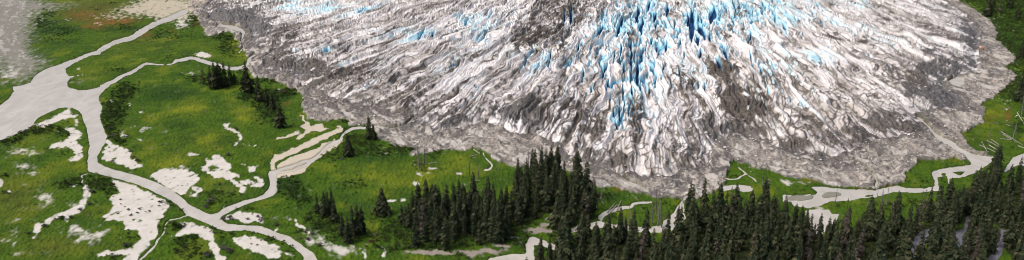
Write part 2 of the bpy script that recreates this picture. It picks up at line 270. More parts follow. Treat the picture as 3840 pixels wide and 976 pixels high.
def pn(x, y, seed=0):
    if seed not in _T:
        _T[seed] = _tab(seed)
    p, gx, gy = _T[seed]
    xf, yf = np.floor(x), np.floor(y)
    xi, yi = xf.astype(np.int64) & 255, yf.astype(np.int64) & 255
    x, y = (x - xf).astype(np.float32), (y - yf).astype(np.float32)
    u, v = x * x * x * (x * (x * 6 - 15) + 10), y * y * y * (y * (y * 6 - 15) + 10)

    def g(a, b, dx, dy):
        h = p[p[a & 255] + (b & 255)]
        return gx[h] * dx + gy[h] * dy
    n0 = g(xi, yi, x, y) * (1 - u) + g(xi + 1, yi, x - 1, y) * u
    n1 = g(xi, yi + 1, x, y - 1) * (1 - u) + g(xi + 1, yi + 1, x - 1, y - 1) * u
    return (n0 * (1 - v) + n1 * v) * 1.45


def fbm(x, y, seed, o=4, gain=.5, lac=2.03):
    s, a = 0, 1.0
    for k in range(o):
        s = s + a * pn(x, y, seed + k)
        x, y, a = x * lac + 17.3, y * lac + 5.1, a * gain
    return s


def ss(a, b, x):
    t = np.clip((x - a) / (b - a), 0, 1)
    return t * t * (3 - 2 * t)


def inside(P, px, py):
    x0, y0 = P.min(0)
    x1, y1 = P.max(0)
    m = np.zeros(px.shape, bool)
    idx = np.nonzero((px >= x0) & (px <= x1) & (py >= y0) & (py <= y1))
    if not len(idx[0]):
        return m
    qx, qy = px[idx], py[idx]
    c = np.zeros(qx.shape, bool)
    n = len(P)
    for i in range(n):
        ax, ay = P[i - 1]
        bx, by = P[i]
        if ay == by:
            continue
        k = (ay > qy) != (by > qy)
        c ^= k & (qx < (bx - ax) * (qy - ay) / (by - ay) + ax)
    m[idx] = c
    return m


def many(L, px, py):
    m = np.zeros(px.shape, bool)
    for P in L:
        m |= inside(P, px, py)
    return m


def blob(L, px, py):
    s = np.zeros(px.shape, np.float32)
    for x, y, rx, ry, a in L:
        k = np.nonzero((abs(px - x) < 2.3 * rx) & (abs(py - y) < 2.3 * ry))
        if len(k[0]):
            s[k] += a * np.exp(-((px[k] - x) / rx) ** 2 - ((py[k] - y) / ry) ** 2)
    return s


def blur(a, n):
    a = a.astype(np.float32)
    for _ in range(n):
        b = np.pad(a, 1, mode='edge')
        a = (b[:-2, 1:-1] + 2 * b[1:-1, 1:-1] + b[2:, 1:-1]) / 4
        b = np.pad(a, 1, mode='edge')
        a = (b[1:-1, :-2] + 2 * b[1:-1, 1:-1] + b[1:-1, 2:]) / 4
    return a


def segdist(P, X, Y, lim=1e9):
    """distance to the outline of P (world coordinates)"""
    d = np.full(X.shape, 1e9, np.float32)
    for i in range(len(P)):
        ax, ay = P[i - 1]
        bx, by = P[i]
        ex, ey = bx - ax, by - ay
        l2 = ex * ex + ey * ey + 1e-9
        t = np.clip(((X - ax) * ex + (Y - ay) * ey) / l2, 0, 1)
        d = np.minimum(d, (X - ax - t * ex) ** 2 + (Y - ay - t * ey) ** 2)
    return np.sqrt(d)


def world_poly(P):
    out = []
    for x, y in P:
        out.append(ground_at(x, max(y, -330)))
    return np.array(out)


# ------------------------------------------------------------------ terrain grid: a fan of rows and columns
yd = [ground_at(1920, v)[1] for v in np.arange(1110, -215, -2.0)]
near = [yd[0] - 12 * k for k in range(12, 0, -1)]
far = [yd[-1] * 1.04 ** k for k in range(1, 40)]
rows = np.array(near + yd + far)
ui = np.linspace(-0.67, 0.67, 1800)
uo = np.linspace(0.68, 1.6, 60)
cols = np.concatenate([-uo[::-1], ui, uo])
NR, NC = len(rows), len(cols)
Y = np.repeat(rows[:, None], NC, 1)
X = Y * cols[None, :]
px0, py0 = project(X, Y, 0.0)
# ragged outlines: all zone borders are wandered by noise measured in metres on the ground
wx = fbm(X / 9, Y / 18, 100, 3) * 7
wy = fbm(X / 9, Y / 18, 110, 3) * 3.0
sx = fbm(X / 24, Y / 30, 120, 2)
fx = pn(X / 3.5, Y / 6, 130) * 3
wpx, wpy = px0 + wx * .6 + fx * .7, py0 + wy * .6 + fx * .25
gpx, gpy = px0 + wx * 1.6 + fx, py0 + wy * 1.6

ice = inside(ICE, px0 + wx * 2, py0 + wy * 2)
mor = inside(MORAINE, gpx, gpy)
hill = inside(HILL, px0, py0)
d_ice = segdist(world_poly(ICE), X, Y)
d_ice = np.where(inside(ICE, px0, py0), d_ice, -d_ice)
d_hill = np.where(hill, segdist(world_poly(HILL), X, Y), 0)
isle = many(ISLES, wpx, wpy)
river = many(RIVER, px0 + wx * .5, py0 + wy * .5)
stream = many(STREAMS, wpx, wpy) & ~isle & ~river
pond = many(PONDS, wpx, wpy) & ~river & ~stream
bars = many(BARS, wpx, wpy)
wat = blur((river | stream | pond) & ~bars, 2)

# glacier
di = np.maximum(d_ice, 0)
hb = 9 * (1 - np.exp(-di / 22)) + 0.045 * np.minimum(di, 900) + 8 * (1 - np.exp(-di / 160))
px1, py1 = project(X, Y, hb)
gx = px1 + fbm(X / 40, Y / 60, 140, 3) * 26
gy = py1 + fbm(X / 40, Y / 60, 150, 3) * 9
qy = np.maximum(py1 + 470, 60) / 770.
pw = np.where(gx < 2400, 1.55, 1.25)
u = (gx - 2400) / 770. / qy ** pw
u = u + 0.03 * pn(X / 110, Y / 200, 160) + .010 * pn(X / 35, Y / 70, 161)
r = np.hypot(X - 240, Y - 2300)
DBf, BLf, CRf, SLf = [blob([(a_, b_, c_ * e_, d_ * e_, f_) for a_, b_, c_, d_, f_ in L], gx, gy) for L, e_ in ((DEB, 1.3), (BLUE, 1), (CREV, 1), (SLATE, 1.1))]
DBf = np.minimum(DBf, 1.2)
edge = np.exp(-di / 36)
edge2 = np.exp(-di / 95)
n1 = pn(u * 12, r / 380, 170)
n2 = pn(u * 33 + .6 * n1, r / 220, 171)
n3 = pn(u * 74 + .5 * n2, r / 120, 172)
n4 = pn(u * 140 + .5 * n3, r / 60, 175)
iso1 = fbm(X / 17, Y / 22, 180, 3)
iso2 = fbm(X / 6.5, Y / 9, 190, 3)
iso3 = fbm(X / 13, Y / 15, 195, 2)
rough = np.clip(.10 + .95 * edge2 ** 1.5 + .35 * DBf, 0, 1.4)
rid = (2.4 * abs(n1)) * 1.9 + (2.4 * abs(n2)) * 2.2 + (2.4 * abs(n3)) * 1.5 + (2.4 * abs(n4)) * .6 + .6 * pn(u * 20, r / 22, 174) - 4
relief = rid * (1.1 - .25 * edge2) + iso1 * 1.5 * rough + 1.9 * abs(iso2) * rough + 1.5 * abs(iso3) * rough
# open crevasses
nc = pn(u * 15 + .35 * n3, r / 150, 200)
ng = pn(u * 6, r / 90, 201)
nc2 = pn(u * 29 + .4 * n3, r / 85, 202)
ng2 = pn(u * 9, r / 60, 203)
c1 = ss(.13, .03, abs(nc)) * ss(-.05, .2, ng + (CRf - .5) * .7) * ss(.12, .5, CRf)
c2 = ss(.16, .04, abs(nc2)) * ss(-.0, .2, ng2 + (CRf - .6) * .7) * ss(.15, .55, CRf)
crev = np.maximum(.7 * c1, .6 * c2)
halo = np.zeros_like(crev)
t_ = 'r'
cwx, cwy = px1 + fbm(X / 14, Y / 26, 205, 2) * 5, py1 + fbm(X / 40, Y / 60, 206, 2) * 5
for w_ in SLITS.split():
    if ',' not in w_:
        t_ = w_
        continue
    x0, y0, x1, y1, wd = [float(v) for v in w_.split(',')]
    (x0, y0), (x1, y1) = tp(t_, x0, y0), tp(t_, x1, y1)
    wd = wd / (S2 if t_ in TILE else S1) * .5
    k = np.nonzero((abs(cwx - (x0 + x1) / 2) < abs(x1 - x0) / 2 + wd * 6) & (abs(cwy - (y0 + y1) / 2) < abs(y1 - y0) / 2 + wd * 6))
    if not len(k[0]):
        continue
    ex, ey = x1 - x0, y1 - y0
    L2 = ex * ex + ey * ey
    tt = ((cwx[k] - x0) * ex + (cwy[k] - y0) * ey) / L2
    tc = np.clip(tt, 0, 1)
    dd = np.hypot(cwx[k] - x0 - tc * ex, cwy[k] - y0 - tc * ey)
    ww = wd * (.35 + 1.0 * np.sin(np.pi * np.clip(tt, 0, 1) ** .8))
    crev[k] = np.maximum(crev[k], ss(1.35, .55, dd / ww))
    halo[k] = np.maximum(halo[k], ss(4.5, 1.0, dd / ww))
crev = np.clip(crev, 0, 1)
fade = ss(0, 14, di)
hg = hb + relief * fade - 9 * crev * fade
# debris cover: streaks along the flow, thick towards the terminus
nd = fbm(u * 8 + 31, r / 380, 210, 3) * .6 + fbm(u * 26, r / 180, 215, 3) * .7
nd2 = fbm(X / 12, Y / 17, 220, 4)
nd3 = fbm(u * 50, r / 110, 222, 3)
v1 = abs(pn(u * 22 + .22 * iso1, r / 190, 225))
v2 = abs(pn(u * 46 + .3 * iso1, r / 105, 226))
v3 = abs(fbm(X / 15, Y / 20, 227, 2))
veins = np.maximum(ss(.17, .03, v1) * ss(-.2, .15, pn(u * 7, r / 130, 228) + .35 * DBf),
                   .9 * ss(.24, .06, v2) * ss(-.1, .2, pn(u * 11, r / 80, 229) + .45 * DBf))
veins = np.maximum(veins, .95 * ss(.17, .03, v3) * ss(.0, .45, .9 * DBf + .9 * edge2 + .3 * nd2))
debris = ss(.41, .60, DBf * .60 + nd * .28 + nd2 * .36 + .24 * nd3 + .14 * edge2 + .14 * edge)
debris = np.clip(np.maximum(debris, veins * ss(-.45, .2, nd + DBf * .8 + .5 * edge2 - .25 * BLf)), 0, 1) * (1 - .9 * crev)
dirt = ss(.0, 1.0, .33 + nd * .95 + nd2 * .35 + nd3 * .45 + .15 * edge2 + .3 * DBf - .40 * BLf)
nb = fbm(u * 20 + 7, r / 190, 230, 3)
nb2 = fbm(u * 44, r / 120, 233, 2)
blue = ss(.30, 1.40, BLf * .62 + .04 + nb * .55 + .55 * nb2) * (1 - .85 * debris)
blue = np.clip(blue + .22 * halo * (1 - debris), 0, 1)
slate = np.clip(SLf + .45 * edge, 0, 1)

# open ground
d_mo = -np.minimum(d_ice, 0)
mz = .9 + iso1 * .9 + abs(iso2) * 1.3 + abs(iso3) * 1.6 + 2.2 * np.exp(-d_mo / 14) * (1 + iso1)
tuft = fbm(X / 2.6, Y / 4.2, 240, 3)
mid = fbm(X / 16, Y / 22, 250, 3)
luf = blob(LUSH, px0 + wx * 3, py0 + wy * 3)
yef = blob(YEL, px0 + wx * 3, py0 + wy * 3)
sandm = blur(many(SAND, gpx, gpy) & ~isle, 4)
spf = blob(SPARSE, px0 + wx * 2, py0 + wy * 2)
streak = fbm(X / 7 + Y / 30, Y / 13, 260, 4)
sandp = ss(.16, .82, sandm + (.55 * fbm(X / 4.5, Y / 8, 265, 4) - .45 * ss(.3, .8, fbm(X / 9, Y / 15, 266, 4))) * ss(0, .2, sandm))
sandp = np.maximum(sandp, ss(.30, 1.15, spf * 1.05 + streak * .55 + .25 * tuft) * np.clip(spf * 2.5, 0, 1) * .9)
tanm = blur(many(TAN, gpx, gpy), 2)
tanp = ss(.35, .65, tanm + .2 * tuft * (tanm > .05) * (tanm < .95))
grav = np.clip(blob(GRAVELTAN, px0 + wx * 3, py0 + wy * 3), 0, 1.4)
tanp = np.maximum(tanp, .85 * ss(.25, 1.15, grav * .9 + streak * .7) * np.clip(grav * 3 - .3, 0, 1))
grey = blob(GREY, px0 + wx * 4, py0 + wy * 3)
greyp = ss(.15, .95, grey * .9 + streak * .35)
mud = ss(.30, .85, blob(MUD, px0 + wx * 2.5, py0 + wy * 2.5) * .9 + streak * .45)
rust = np.clip(1.35 * blob(RUST, px0 + wx * 3, py0 + wy * 3), 0, 1) * ss(-.5, .3, streak + .2)
dry = np.clip(blob(DRY, px0 + wx * 3, py0 + wy * 3), 0, 1)
green_in = blur(many(GREEN_IN, gpx, gpy), 1)
morm = blur(mor, 1)
morf = blur(mor, 5)
stone = np.clip(ss(.30, .70, morf + .45 * fbm(X / 5, Y / 9, 267, 3) * ss(0, .2, morf) * ss(1., .8, morf)) - ss(.4, .6, green_in), 0, 1)
barp = blur(bars, 1)
wetedge = ss(.02, .35, blur(river | stream | pond, 5)) * (wat < .5)
bare = np.clip(np.maximum(np.maximum(np.maximum(sandp, tanp), np.maximum(greyp, mud)), np.maximum(stone, barp)), 0, 1)
veg = 1 - bare
zg = .45 + mid * .35 + veg * (np.clip(tuft, -.2, 1) * .75 + .35 * ss(.3, 1, luf) * (tuft + .5)) + bare * tuft * .06
zg = np.maximum(zg, .12)
zg = zg * (1 - stone) + stone * np.maximum(mz, .15)
zh = np.where(hill, .30 * d_hill + (np.clip(tuft, -.3, 1) * 1.3 + mid * 2.5) * ss(0, 20, d_hill), 0)
zg = zg + zh
k = ss(.0, .5, wat)
k2 = ss(.5, 1, wat)
zg = np.where(wat > .5, -.02 - k2 * 1.0, zg * (1 - k) + .0 * k)
icem = blur(ice, 1)
kk = ss(0, 6, d_ice)
Z = np.where(d_ice > 0, zg * (1 - kk) + np.maximum(hg, .5) * kk, zg)
Z = np.where((wat > .5) & (d_ice < 10), np.minimum(zg, -.02), Z)


def terrain_z(x, y):
    i = int(np.clip(np.searchsorted(rows, y), 1, NR - 1))
    j = int(np.clip(np.searchsorted(cols, x / y), 1, NC - 1))
    return float(Z[i, j])


def at(px, py):
    """Survey point -> standing place on the terrain."""
    x, y = ground_at(px, py)
    z = terrain_z(x, y)
    if z > 3:
        for _ in range(12):
            x, y = ground_at(px, py, .5 * z + .5 * terrain_z(x, y))
            z = .5 * z + .5 * terrain_z(x, y)
    return x, y, terrain_z(x, y)


# ------------------------------------------------------------------ node helpers
def new_mat(name, rough=.9, spec=.2):
    m = bpy.data.materials.new(name)
    m.use_nodes = True
    b = m.node_tree.nodes['Principled BSDF']
    b.inputs['Roughness'].default_value = rough
    b.inputs['Specular IOR Level'].default_value = spec
    return m, m.node_tree, b


def N(nt, typ, **kw):
    n = nt.nodes.new(typ)
    for k_, v in kw.items():
        setattr(n, k_, v)
    return n


def attr(nt, name):
    return N(nt, 'ShaderNodeAttribute', attribute_name=name).outputs['Fac']


def noise(nt, scale, detail=4, rough=.6, vec=None, dist=0):
    n = N(nt, 'ShaderNodeTexNoise')
    n.inputs['Scale'].default_value = scale
    n.inputs['Detail'].default_value = detail
    n.inputs['Roughness'].default_value = rough
    n.inputs['Distortion'].default_value = dist
    if vec is None:
        vec = N(nt, 'ShaderNodeTexCoord').outputs['Object']
    nt.links.new(vec, n.inputs['Vector'])
    return n.outputs['Fac']


def mix(nt, fac, a, b, blend='MIX'):
    n = N(nt, 'ShaderNodeMix', data_type='RGBA', blend_type=blend)
    for s, v in ((n.inputs[0], fac), (n.inputs[6], a), (n.inputs[7], b)):
        if isinstance(v, (tuple, list)):
            s.default_value = (*v, 1)
        elif isinstance(v, (int, float)):
            s.default_value = v
        else:
            nt.links.new(v, s)
    return n.outputs[2]


def rng_map(nt, v, a, b, c=0., d=1.):
    n = N(nt, 'ShaderNodeMapRange')
    nt.links.new(v, n.inputs[0])
    for i, q in enumerate((a, b, c, d)):
        n.inputs[i + 1].default_value = q
    return n.outputs[0]


def math_n(nt, op, a, b):
    n = N(nt, 'ShaderNodeMath', operation=op)
    for s, v in zip(n.inputs, (a, b)):
        if isinstance(v, (int, float)):
            s.default_value = v
        else:
            nt.links.new(v, s)
    return n.outputs[0]


# ---- ground material: plant cover, sand, gravel, mud by what lies there; shade painted under stands
def ground_material():
    m, nt, b = new_mat('ground_cover', .95, .1)
    nz = noise(nt, .09, 5, .62)
    nf = noise(nt, .30, 5, .68)
    ng_ = noise(nt, 1.3, 3, .7)
    g = mix(nt, rng_map(nt, nz, .36, .64), (.031, .073, .006), (.060, .118, .008))
    g = mix(nt, rng_map(nt, nf, .50, .75), g, (.078, .132, .010))
    g = mix(nt, attr(nt, 'yellow'), g, mix(nt, nf, (.135, .17, .010), (.20, .225, .018)))
    g = mix(nt, attr(nt, 'lush'), g, mix(nt, rng_map(nt, nf, .35, .7), (.012, .038, .006), (.034, .088, .010)))
    g = mix(nt, attr(nt, 'dry'), g, mix(nt, nf, (.075, .062, .016), (.13, .105, .03)))
    g = mix(nt, attr(nt, 'heath'), g, mix(nt, nf, (.014, .030, .006), (.034, .058, .010)))
    g = mix(nt, attr(nt, 'floor'), g, mix(nt, nf, (.014, .020, .008), (.035, .040, .016)))  # dark litter tone that also carries the understory shade as colour
    g = mix(nt, rng_map(nt, ng_, .55, .78, 0, .4), g, (.026, .052, .008))
    g = mix(nt, attr(nt, 'rust'), g, mix(nt, nf, (.115, .050, .012), (.20, .105, .03)))
    c = mix(nt, attr(nt, 'grey'), g, mix(nt, attr(nt, 'pale'), mix(nt, nf, (.17, .168, .145), (.25, .245, .22)), (.37, .365, .345)))
    st = mix(nt, rng_map(nt, nz, .35, .65), (.235, .215, .195), (.34, .315, .285))
    st = mix(nt, rng_map(nt, nf, .52, .64), st, (.11, .10, .093))
    st = mix(nt, rng_map(nt, ng_, .58, .75), st, (.48, .455, .42))
    st = mix(nt, attr(nt, 'pale'), st, (.46, .435, .40))
    st = mix(nt, attr(nt, 'slab'), st, mix(nt, nf, (.075, .07, .068), (.17, .16, .155)))
    st = mix(nt, attr(nt, 'silt'), st, (.44, .42, .395))
    c = mix(nt, attr(nt, 'stone'), c, st)
    c = mix(nt, attr(nt, 'mud'), c, mix(nt, nf, (.20, .175, .15), (.34, .31, .28)))
    c = mix(nt, attr(nt, 'tan'), c, mix(nt, nf, (.42, .37, .29), (.58, .53, .45)))
    c = mix(nt, attr(nt, 'sand'), c, mix(nt, rng_map(nt, nz, .3, .7), (.51, .492, .455), (.61, .595, .56)))
    c = mix(nt, attr(nt, 'bar'), c, mix(nt, nf, (.28, .27, .255), (.40, .385, .365)))
    c = mix(nt, attr(nt, 'wet'), c, mix(nt, .55, c, (.06, .075, .02)))
    nt.links.new(c, b.inputs['Base Color'])
    bp = N(nt, 'ShaderNodeBump')
    bp.inputs['Strength'].default_value = .5
    bp.inputs['Distance'].default_value = .5
    nt.links.new(noise(nt, .8, 4, .7), bp.inputs['Height'])
    nt.links.new(bp.outputs[0], b.inputs['Normal'])
    return m


def glacier_material():
    m, nt, b = new_mat('glacier_ice', .62, .3)
    tc = N(nt, 'ShaderNodeTexCoord').outputs['Object']
    nz = noise(nt, .06, 5, .65, tc)
    nf = noise(nt, .32, 5, .7, tc)
    ice_ = mix(nt, rng_map(nt, nz, .38, .62), (.76, .755, .77), (.64, .61, .615))
    drt = mix(nt, rng_map(nt, nf, .35, .65), (.29, .262, .243), (.54, .505, .485))
    c = mix(nt, attr(nt, 'dirt'), ice_, drt)
    bl = attr(nt, 'blue')
    c = mix(nt, rng_map(nt, bl, 0, .5), c, mix(nt, nf, (.50, .74, .85), (.72, .83, .87)))
    c = mix(nt, rng_map(nt, bl, .5, 1), c, (.34, .66, .82))
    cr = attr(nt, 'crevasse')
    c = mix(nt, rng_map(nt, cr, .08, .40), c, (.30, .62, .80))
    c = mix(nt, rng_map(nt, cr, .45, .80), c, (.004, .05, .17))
    db = mix(nt, attr(nt, 'slate'), mix(nt, rng_map(nt, nf, .35, .68), (.035, .030, .025), (.15, .13, .11)),
             mix(nt, rng_map(nt, nf, .35, .68), (.05, .05, .054), (.17, .165, .168)))
    c = mix(nt, attr(nt, 'debris'), c, db)
    nt.links.new(c, b.inputs['Base Color'])
    bp = N(nt, 'ShaderNodeBump')
    bp.inputs['Strength'].default_value = .7
    bp.inputs['Distance'].default_value = .8
    nt.links.new(noise(nt, .5, 5, .72, tc), bp.inputs['Height'])
    nt.links.new(bp.outputs[0], b.inputs['Normal'])
    return m


def water_material(name='silty_meltwater', c0=(.41, .392, .352), c1=(.545, .522, .478), rough=.22):
    m, nt, b = new_mat(name, rough, .5)
    mp = N(nt, 'ShaderNodeMapping')
    mp.inputs['Scale'].default_value = (1, .45, 1)
    nt.links.new(N(nt, 'ShaderNodeTexCoord').outputs['Object'], mp.inputs[0])
    nz = noise(nt, .06, 5, .6, mp.outputs[0], 1.2)
    c = mix(nt, rng_map(nt, nz, .3, .7), c0, c1)
    nt.links.new(c, b.inputs['Base Color'])
    bp = N(nt, 'ShaderNodeBump')
    bp.inputs['Strength'].default_value = .12
    bp.inputs['Distance'].default_value = .2
    nt.links.new(noise(nt, .5, 3, .6), bp.inputs['Height'])
    nt.links.new(bp.outputs[0], b.inputs['Normal'])
    return m


M_GROUND, M_ICE, M_WATER = ground_material(), glacier_material(), water_material()
M_CREEK = water_material('clear_water_painted_shade', (.10, .10, .125), (.20, .20, .235), .12)  # clear creek water, its colour darkened to hold the shade of the trees


# ------------------------------------------------------------------ mesh helpers
def link(name, me, mat, parent=None):
    o = bpy.data.objects.new(name, me)
    COL.objects.link(o)
    if mat is not None and not me.materials:
        me.materials.append(mat)
    if parent is not None:
        o.parent = parent
    return o


def np_mesh(name, V, Fq, smooth=False, attrs=None):
    """V (n,3), Fq (m,k) -> mesh"""
    me = bpy.data.meshes.new(name)
    Fq = np.asarray(Fq, np.int32)
    n, kf = Fq.shape
    me.vertices.add(len(V))
    me.vertices.foreach_set('co', np.asarray(V, np.float32).ravel())
    me.loops.add(n * kf)
    me.loops.foreach_set('vertex_index', Fq.ravel())
    me.polygons.add(n)
    me.polygons.foreach_set('loop_start', np.arange(0, n * kf, kf, dtype=np.int32))
    me.polygons.foreach_set('use_smooth', np.full(n, smooth))
    for k_, a in (attrs or {}).items():
        me.attributes.new(k_, 'FLOAT', 'POINT').data.foreach_set('value', np.asarray(a, np.float32).ravel())
    me.update()
    return me


idx = np.arange(NR * NC).reshape(NR, NC)
QUADS = np.stack([idx[:-1, :-1], idx[:-1, 1:], idx[1:, 1:], idx[1:, :-1]], -1).reshape(-1, 4)


def grid_part(name, fmask, z, mat, attrs, smooth=True):
    q = QUADS[fmask.ravel()]
    used = np.unique(q)
    re = np.full(NR * NC, -1, np.int64)
    re[used] = np.arange(len(used))
    V = np.stack([X.ravel()[used], Y.ravel()[used], z.ravel()[used]], 1)
    me = np_mesh(name, V, re[q], smooth, {k_: a.ravel()[used] for k_, a in attrs.items()})
    o = link(name, me, mat)
    o['kind'] = 'structure'
    return o


fc = lambda a: a[:-1, :-1]
f_ice = fc(d_ice) > 0
f_hill = fc(hill) & ~f_ice
f_mor = fc(mor) & (fc(green_in) < .5) & ~f_ice & ~f_hill
f_gnd = ~f_ice & ~f_hill & ~f_mor
tw = 8 * iso1
slab = np.clip(ss(.18, .62, fbm((d_mo + tw) / 7, (X + .6 * Y) / 42, 270, 4) * .8 + .3 * nd2 + .75 * np.exp(-d_mo / 16) - .12 + .25 * SLf), 0, 1)
crk = np.maximum(ss(.13, .02, abs(fbm((d_mo + tw) / 9, (X + .6 * Y) / 34, 276, 2))), ss(.10, .02, abs(fbm((d_mo + tw) / 5 + 3, (X + .6 * Y) / 20, 278, 2)))) * ss(-.3, .3, mid + .2)
slab = np.maximum(slab, crk)
slab = np.clip(slab + .7 * ss(.15, .6, fbm((d_mo + tw) / 16, (X + .6 * Y) / 60, 285, 3)), 0, 1)
pale = ss(.1, .6, fbm((d_mo + tw) / 5 + 9, (X + .6 * Y) / 30, 275, 4) * .9 + .25 * nd2)
silt = ss(.30, .55, fbm(X / 16 + Y / 40, Y / 34, 280, 3) - .25 * np.exp(-d_mo / 14) + blob(blobs(
    'B 470,220,60,30,.6 720,400,60,25,.8 q 350,430,70,20,.5 60,280,40,20,.6 G 640,355,60,30,.7 480,430,60,30,.5 1180,380,70,40,.4 1260,570,80,30,.6 K 430,480,110,50,.6 J 880,80,120,30,.4 M 1000,30,120,25,.4 O 1000,580,140,50,.4 1150,420,80,40,.5'), px0, py0)) * .9
mott = fbm(X / 38, Y / 52, 300, 4)
mott2 = fbm(X / 30 + 40, Y / 44, 305, 4)
bf0 = luf
bank = ss(.02, .4, blur(river | stream, 16)) * (wat < .5)
FILL = [
    (poly('H 470,380 520,300 640,260 800,300 900,260 1060,240 1200,270 1290,230 J 40,90 200,30 360,50 480,90 540,100 600,220 640,330 560,400 420,400 330,330 250,310 200,330 120,400 30,430 H 1290,490 1240,510 1180,515 1100,530 1010,520 950,450 860,490 790,540 700,520 600,520 500,410'),
     9.0, 'dense dark spruce inside the middle grove', 'spruces inside the middle grove'),
    (poly('J 260,640 340,560 430,560 520,480 600,480 660,470 720,510 860,500 1000,530 1130,520 1180,510 1290,400 L 20,300 110,270 250,235 340,240 470,260 600,240 720,290 800,330 860,410 940,470 1000,520 1060,510 1060,1000 J 100,1000 180,760'),
     11.2, 'dark spruce in the broad bottom forest below the silt channel', 'spruces of the broad bottom forest'),
    (poly('L 1060,520 1120,500 1220,440 1290,430 N 60,400 200,420 320,380 430,400 520,400 560,390 640,370 700,400 730,430 690,530 560,530 520,600 480,700 400,700 300,1000 L 1060,1000'), 10.5,
     'dark spruce of the forest between the pale pond and the shaded water', 'spruces between the pale pond and the shaded water'),
    (poly('N 420,330 560,310 650,290 740,290 790,250 830,280 860,220 900,190 960,90 1010,70 1060,-10 1090,-60 1110,-60 1080,20 1000,150 930,260 900,300 880,290 840,330 800,380 740,430 700,400 560,390'), 7.5,
     'dark spruce of the stand running up to the river bend', 'spruces of the stand running up to the river bend'),
    (poly('N 900,300 960,200 1010,110 1130,110 1290,60 1600,60 1600,1000 1180,1000 1180,640 1150,560 1170,430 1080,400 1000,400 890,440 860,420 900,330'), 10.0,
     'dark spruce of the corner forest beyond the shaded creek', 'spruces of the corner forest'),
    (poly('N 500,640 560,550 690,560 740,600 770,640 860,560 890,460 1000,430 1090,440 1090,520 1060,600 990,700 940,1000 460,1000'), 10.0,
     'bronze green spruce of the stand between the two shaded creeks', 'spruces between the two shaded creeks'),
    (poly('O 1290,480 1500,400 1600,700 M 1350,160 1300,90'), 10.0, 'dark spruce at the foot of the green hillside', 'spruces at the foot of the hillside'),
]
floor = ss(.25, .75, blur(many([f[0] for f in FILL], px0 + wx * 2, py0 + wy * 2), 5) + .2 * mid) * .9  # mask of the stands: litter ground with tree shade painted in
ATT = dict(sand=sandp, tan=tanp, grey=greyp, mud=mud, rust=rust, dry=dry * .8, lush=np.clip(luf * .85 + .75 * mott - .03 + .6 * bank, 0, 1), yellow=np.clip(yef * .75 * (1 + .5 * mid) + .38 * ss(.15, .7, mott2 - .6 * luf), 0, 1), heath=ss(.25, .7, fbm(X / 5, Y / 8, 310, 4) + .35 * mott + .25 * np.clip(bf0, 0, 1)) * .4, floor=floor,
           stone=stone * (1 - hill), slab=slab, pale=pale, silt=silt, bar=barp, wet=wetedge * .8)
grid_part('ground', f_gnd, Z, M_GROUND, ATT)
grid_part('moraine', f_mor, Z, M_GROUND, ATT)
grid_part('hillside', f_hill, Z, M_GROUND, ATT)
grid_part('glacier', f_ice, Z, M_ICE, dict(dirt=dirt, debris=debris, blue=blue, crevasse=crev, slate=slate))
zero = np.zeros_like(Z)
wf = (fc(wat) > .03) & (fc(d_ice) < 12)
wf |= np.roll(wf, 1, 0) | np.roll(wf, -1, 0) | np.roll(wf, 1, 1) | np.roll(wf, -1, 1)
rb, sb, pb = fc(blur(river, 3)), fc(blur(stream, 3)), fc(blur(pond, 3))
w_r = wf & (rb >= np.maximum(sb, pb))
w_s = wf & ~w_r & (sb >= pb)
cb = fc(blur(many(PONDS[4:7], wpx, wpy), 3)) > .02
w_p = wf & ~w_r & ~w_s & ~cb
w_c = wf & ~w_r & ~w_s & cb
for nm, fm in (('river', w_r), ('stream', w_s), ('pond', w_p)):
    grid_part(nm, fm, zero, M_WATER, {})
grid_part('creek', w_c, zero, M_CREEK, {})


# ------------------------------------------------------------------ plants, wood, stones
def plant_mat(name, c0, c1, c2, attr_var=None, sc=.9, leaf=False):
    m, nt, b = new_mat(name, .85, .15)
    if attr_var:
        v = attr(nt, attr_var)
    else:
        v = N(nt, 'ShaderNodeObjectInfo').outputs['Random']
    nf = attr(nt, 'leaf') if leaf else noise(nt, sc, 3, .6)
    c = mix(nt, v, c0, c1)
    c = mix(nt, rng_map(nt, nf, .42 if leaf else .48, 1.05 if leaf else .72), c, c2)
    nt.links.new(c, b.inputs['Base Color'])
    b.inputs['Subsurface Weight'].default_value = 0
    return m


SPR = ((.016, .032, .016), (.042, .056, .028), (.108, .110, .060))
M_SPRUCE = plant_mat('spruce_needles', *SPR, leaf=True)
M_SPRUCE_V = plant_mat('spruce_needles_mass', *SPR, attr_var='var', leaf=True)
M_DULL = plant_mat('withered_needles', (.055, .048, .040), (.085, .070, .060), (.13, .115, .10), leaf=True)
M_GOLD = plant_mat('yellow_needles', (.09, .075, .015), (.13, .10, .02), (.18, .15, .03), leaf=True)
M_BARK = plant_mat('bark', (.06, .05, .042), (.09, .075, .06), (.05, .042, .036), sc=2)
M_DEAD = plant_mat('weathered_dead_wood', (.11, .10, .094), (.19, .175, .165), (.08, .07, .066), sc=2)
M_LOG = plant_mat('bleached_log', (.28, .265, .245), (.44, .42, .40), (.20, .185, .17), sc=2)
M_SHRUB = plant_mat('shrub_leaves', (.016, .034, .009), (.040, .066, .014), (.060, .090, .020), attr_var='var')
M_SHRUB_O = plant_mat('shrub_leaves_single', (.022, .050, .010), (.040, .075, .014), (.060, .090, .020))
M_SHRUBG = plant_mat('grey_shrub_twigs', (.080, .078, .066), (.12, .11, .10), (.055, .060, .040))
M_ROCK = plant_mat('pale_rock', (.46, .44, .41), (.62, .60, .57), (.36, .34, .32), sc=1.2)
M_ROCKO = plant_mat('rusty_rock', (.42, .19, .08), (.50, .25, .12), (.33, .2, .12), sc=1.2)
M_RUB = plant_mat('rubble_stones', (.17, .165, .16), (.62, .59, .55), (.38, .36, .34), attr_var='var')


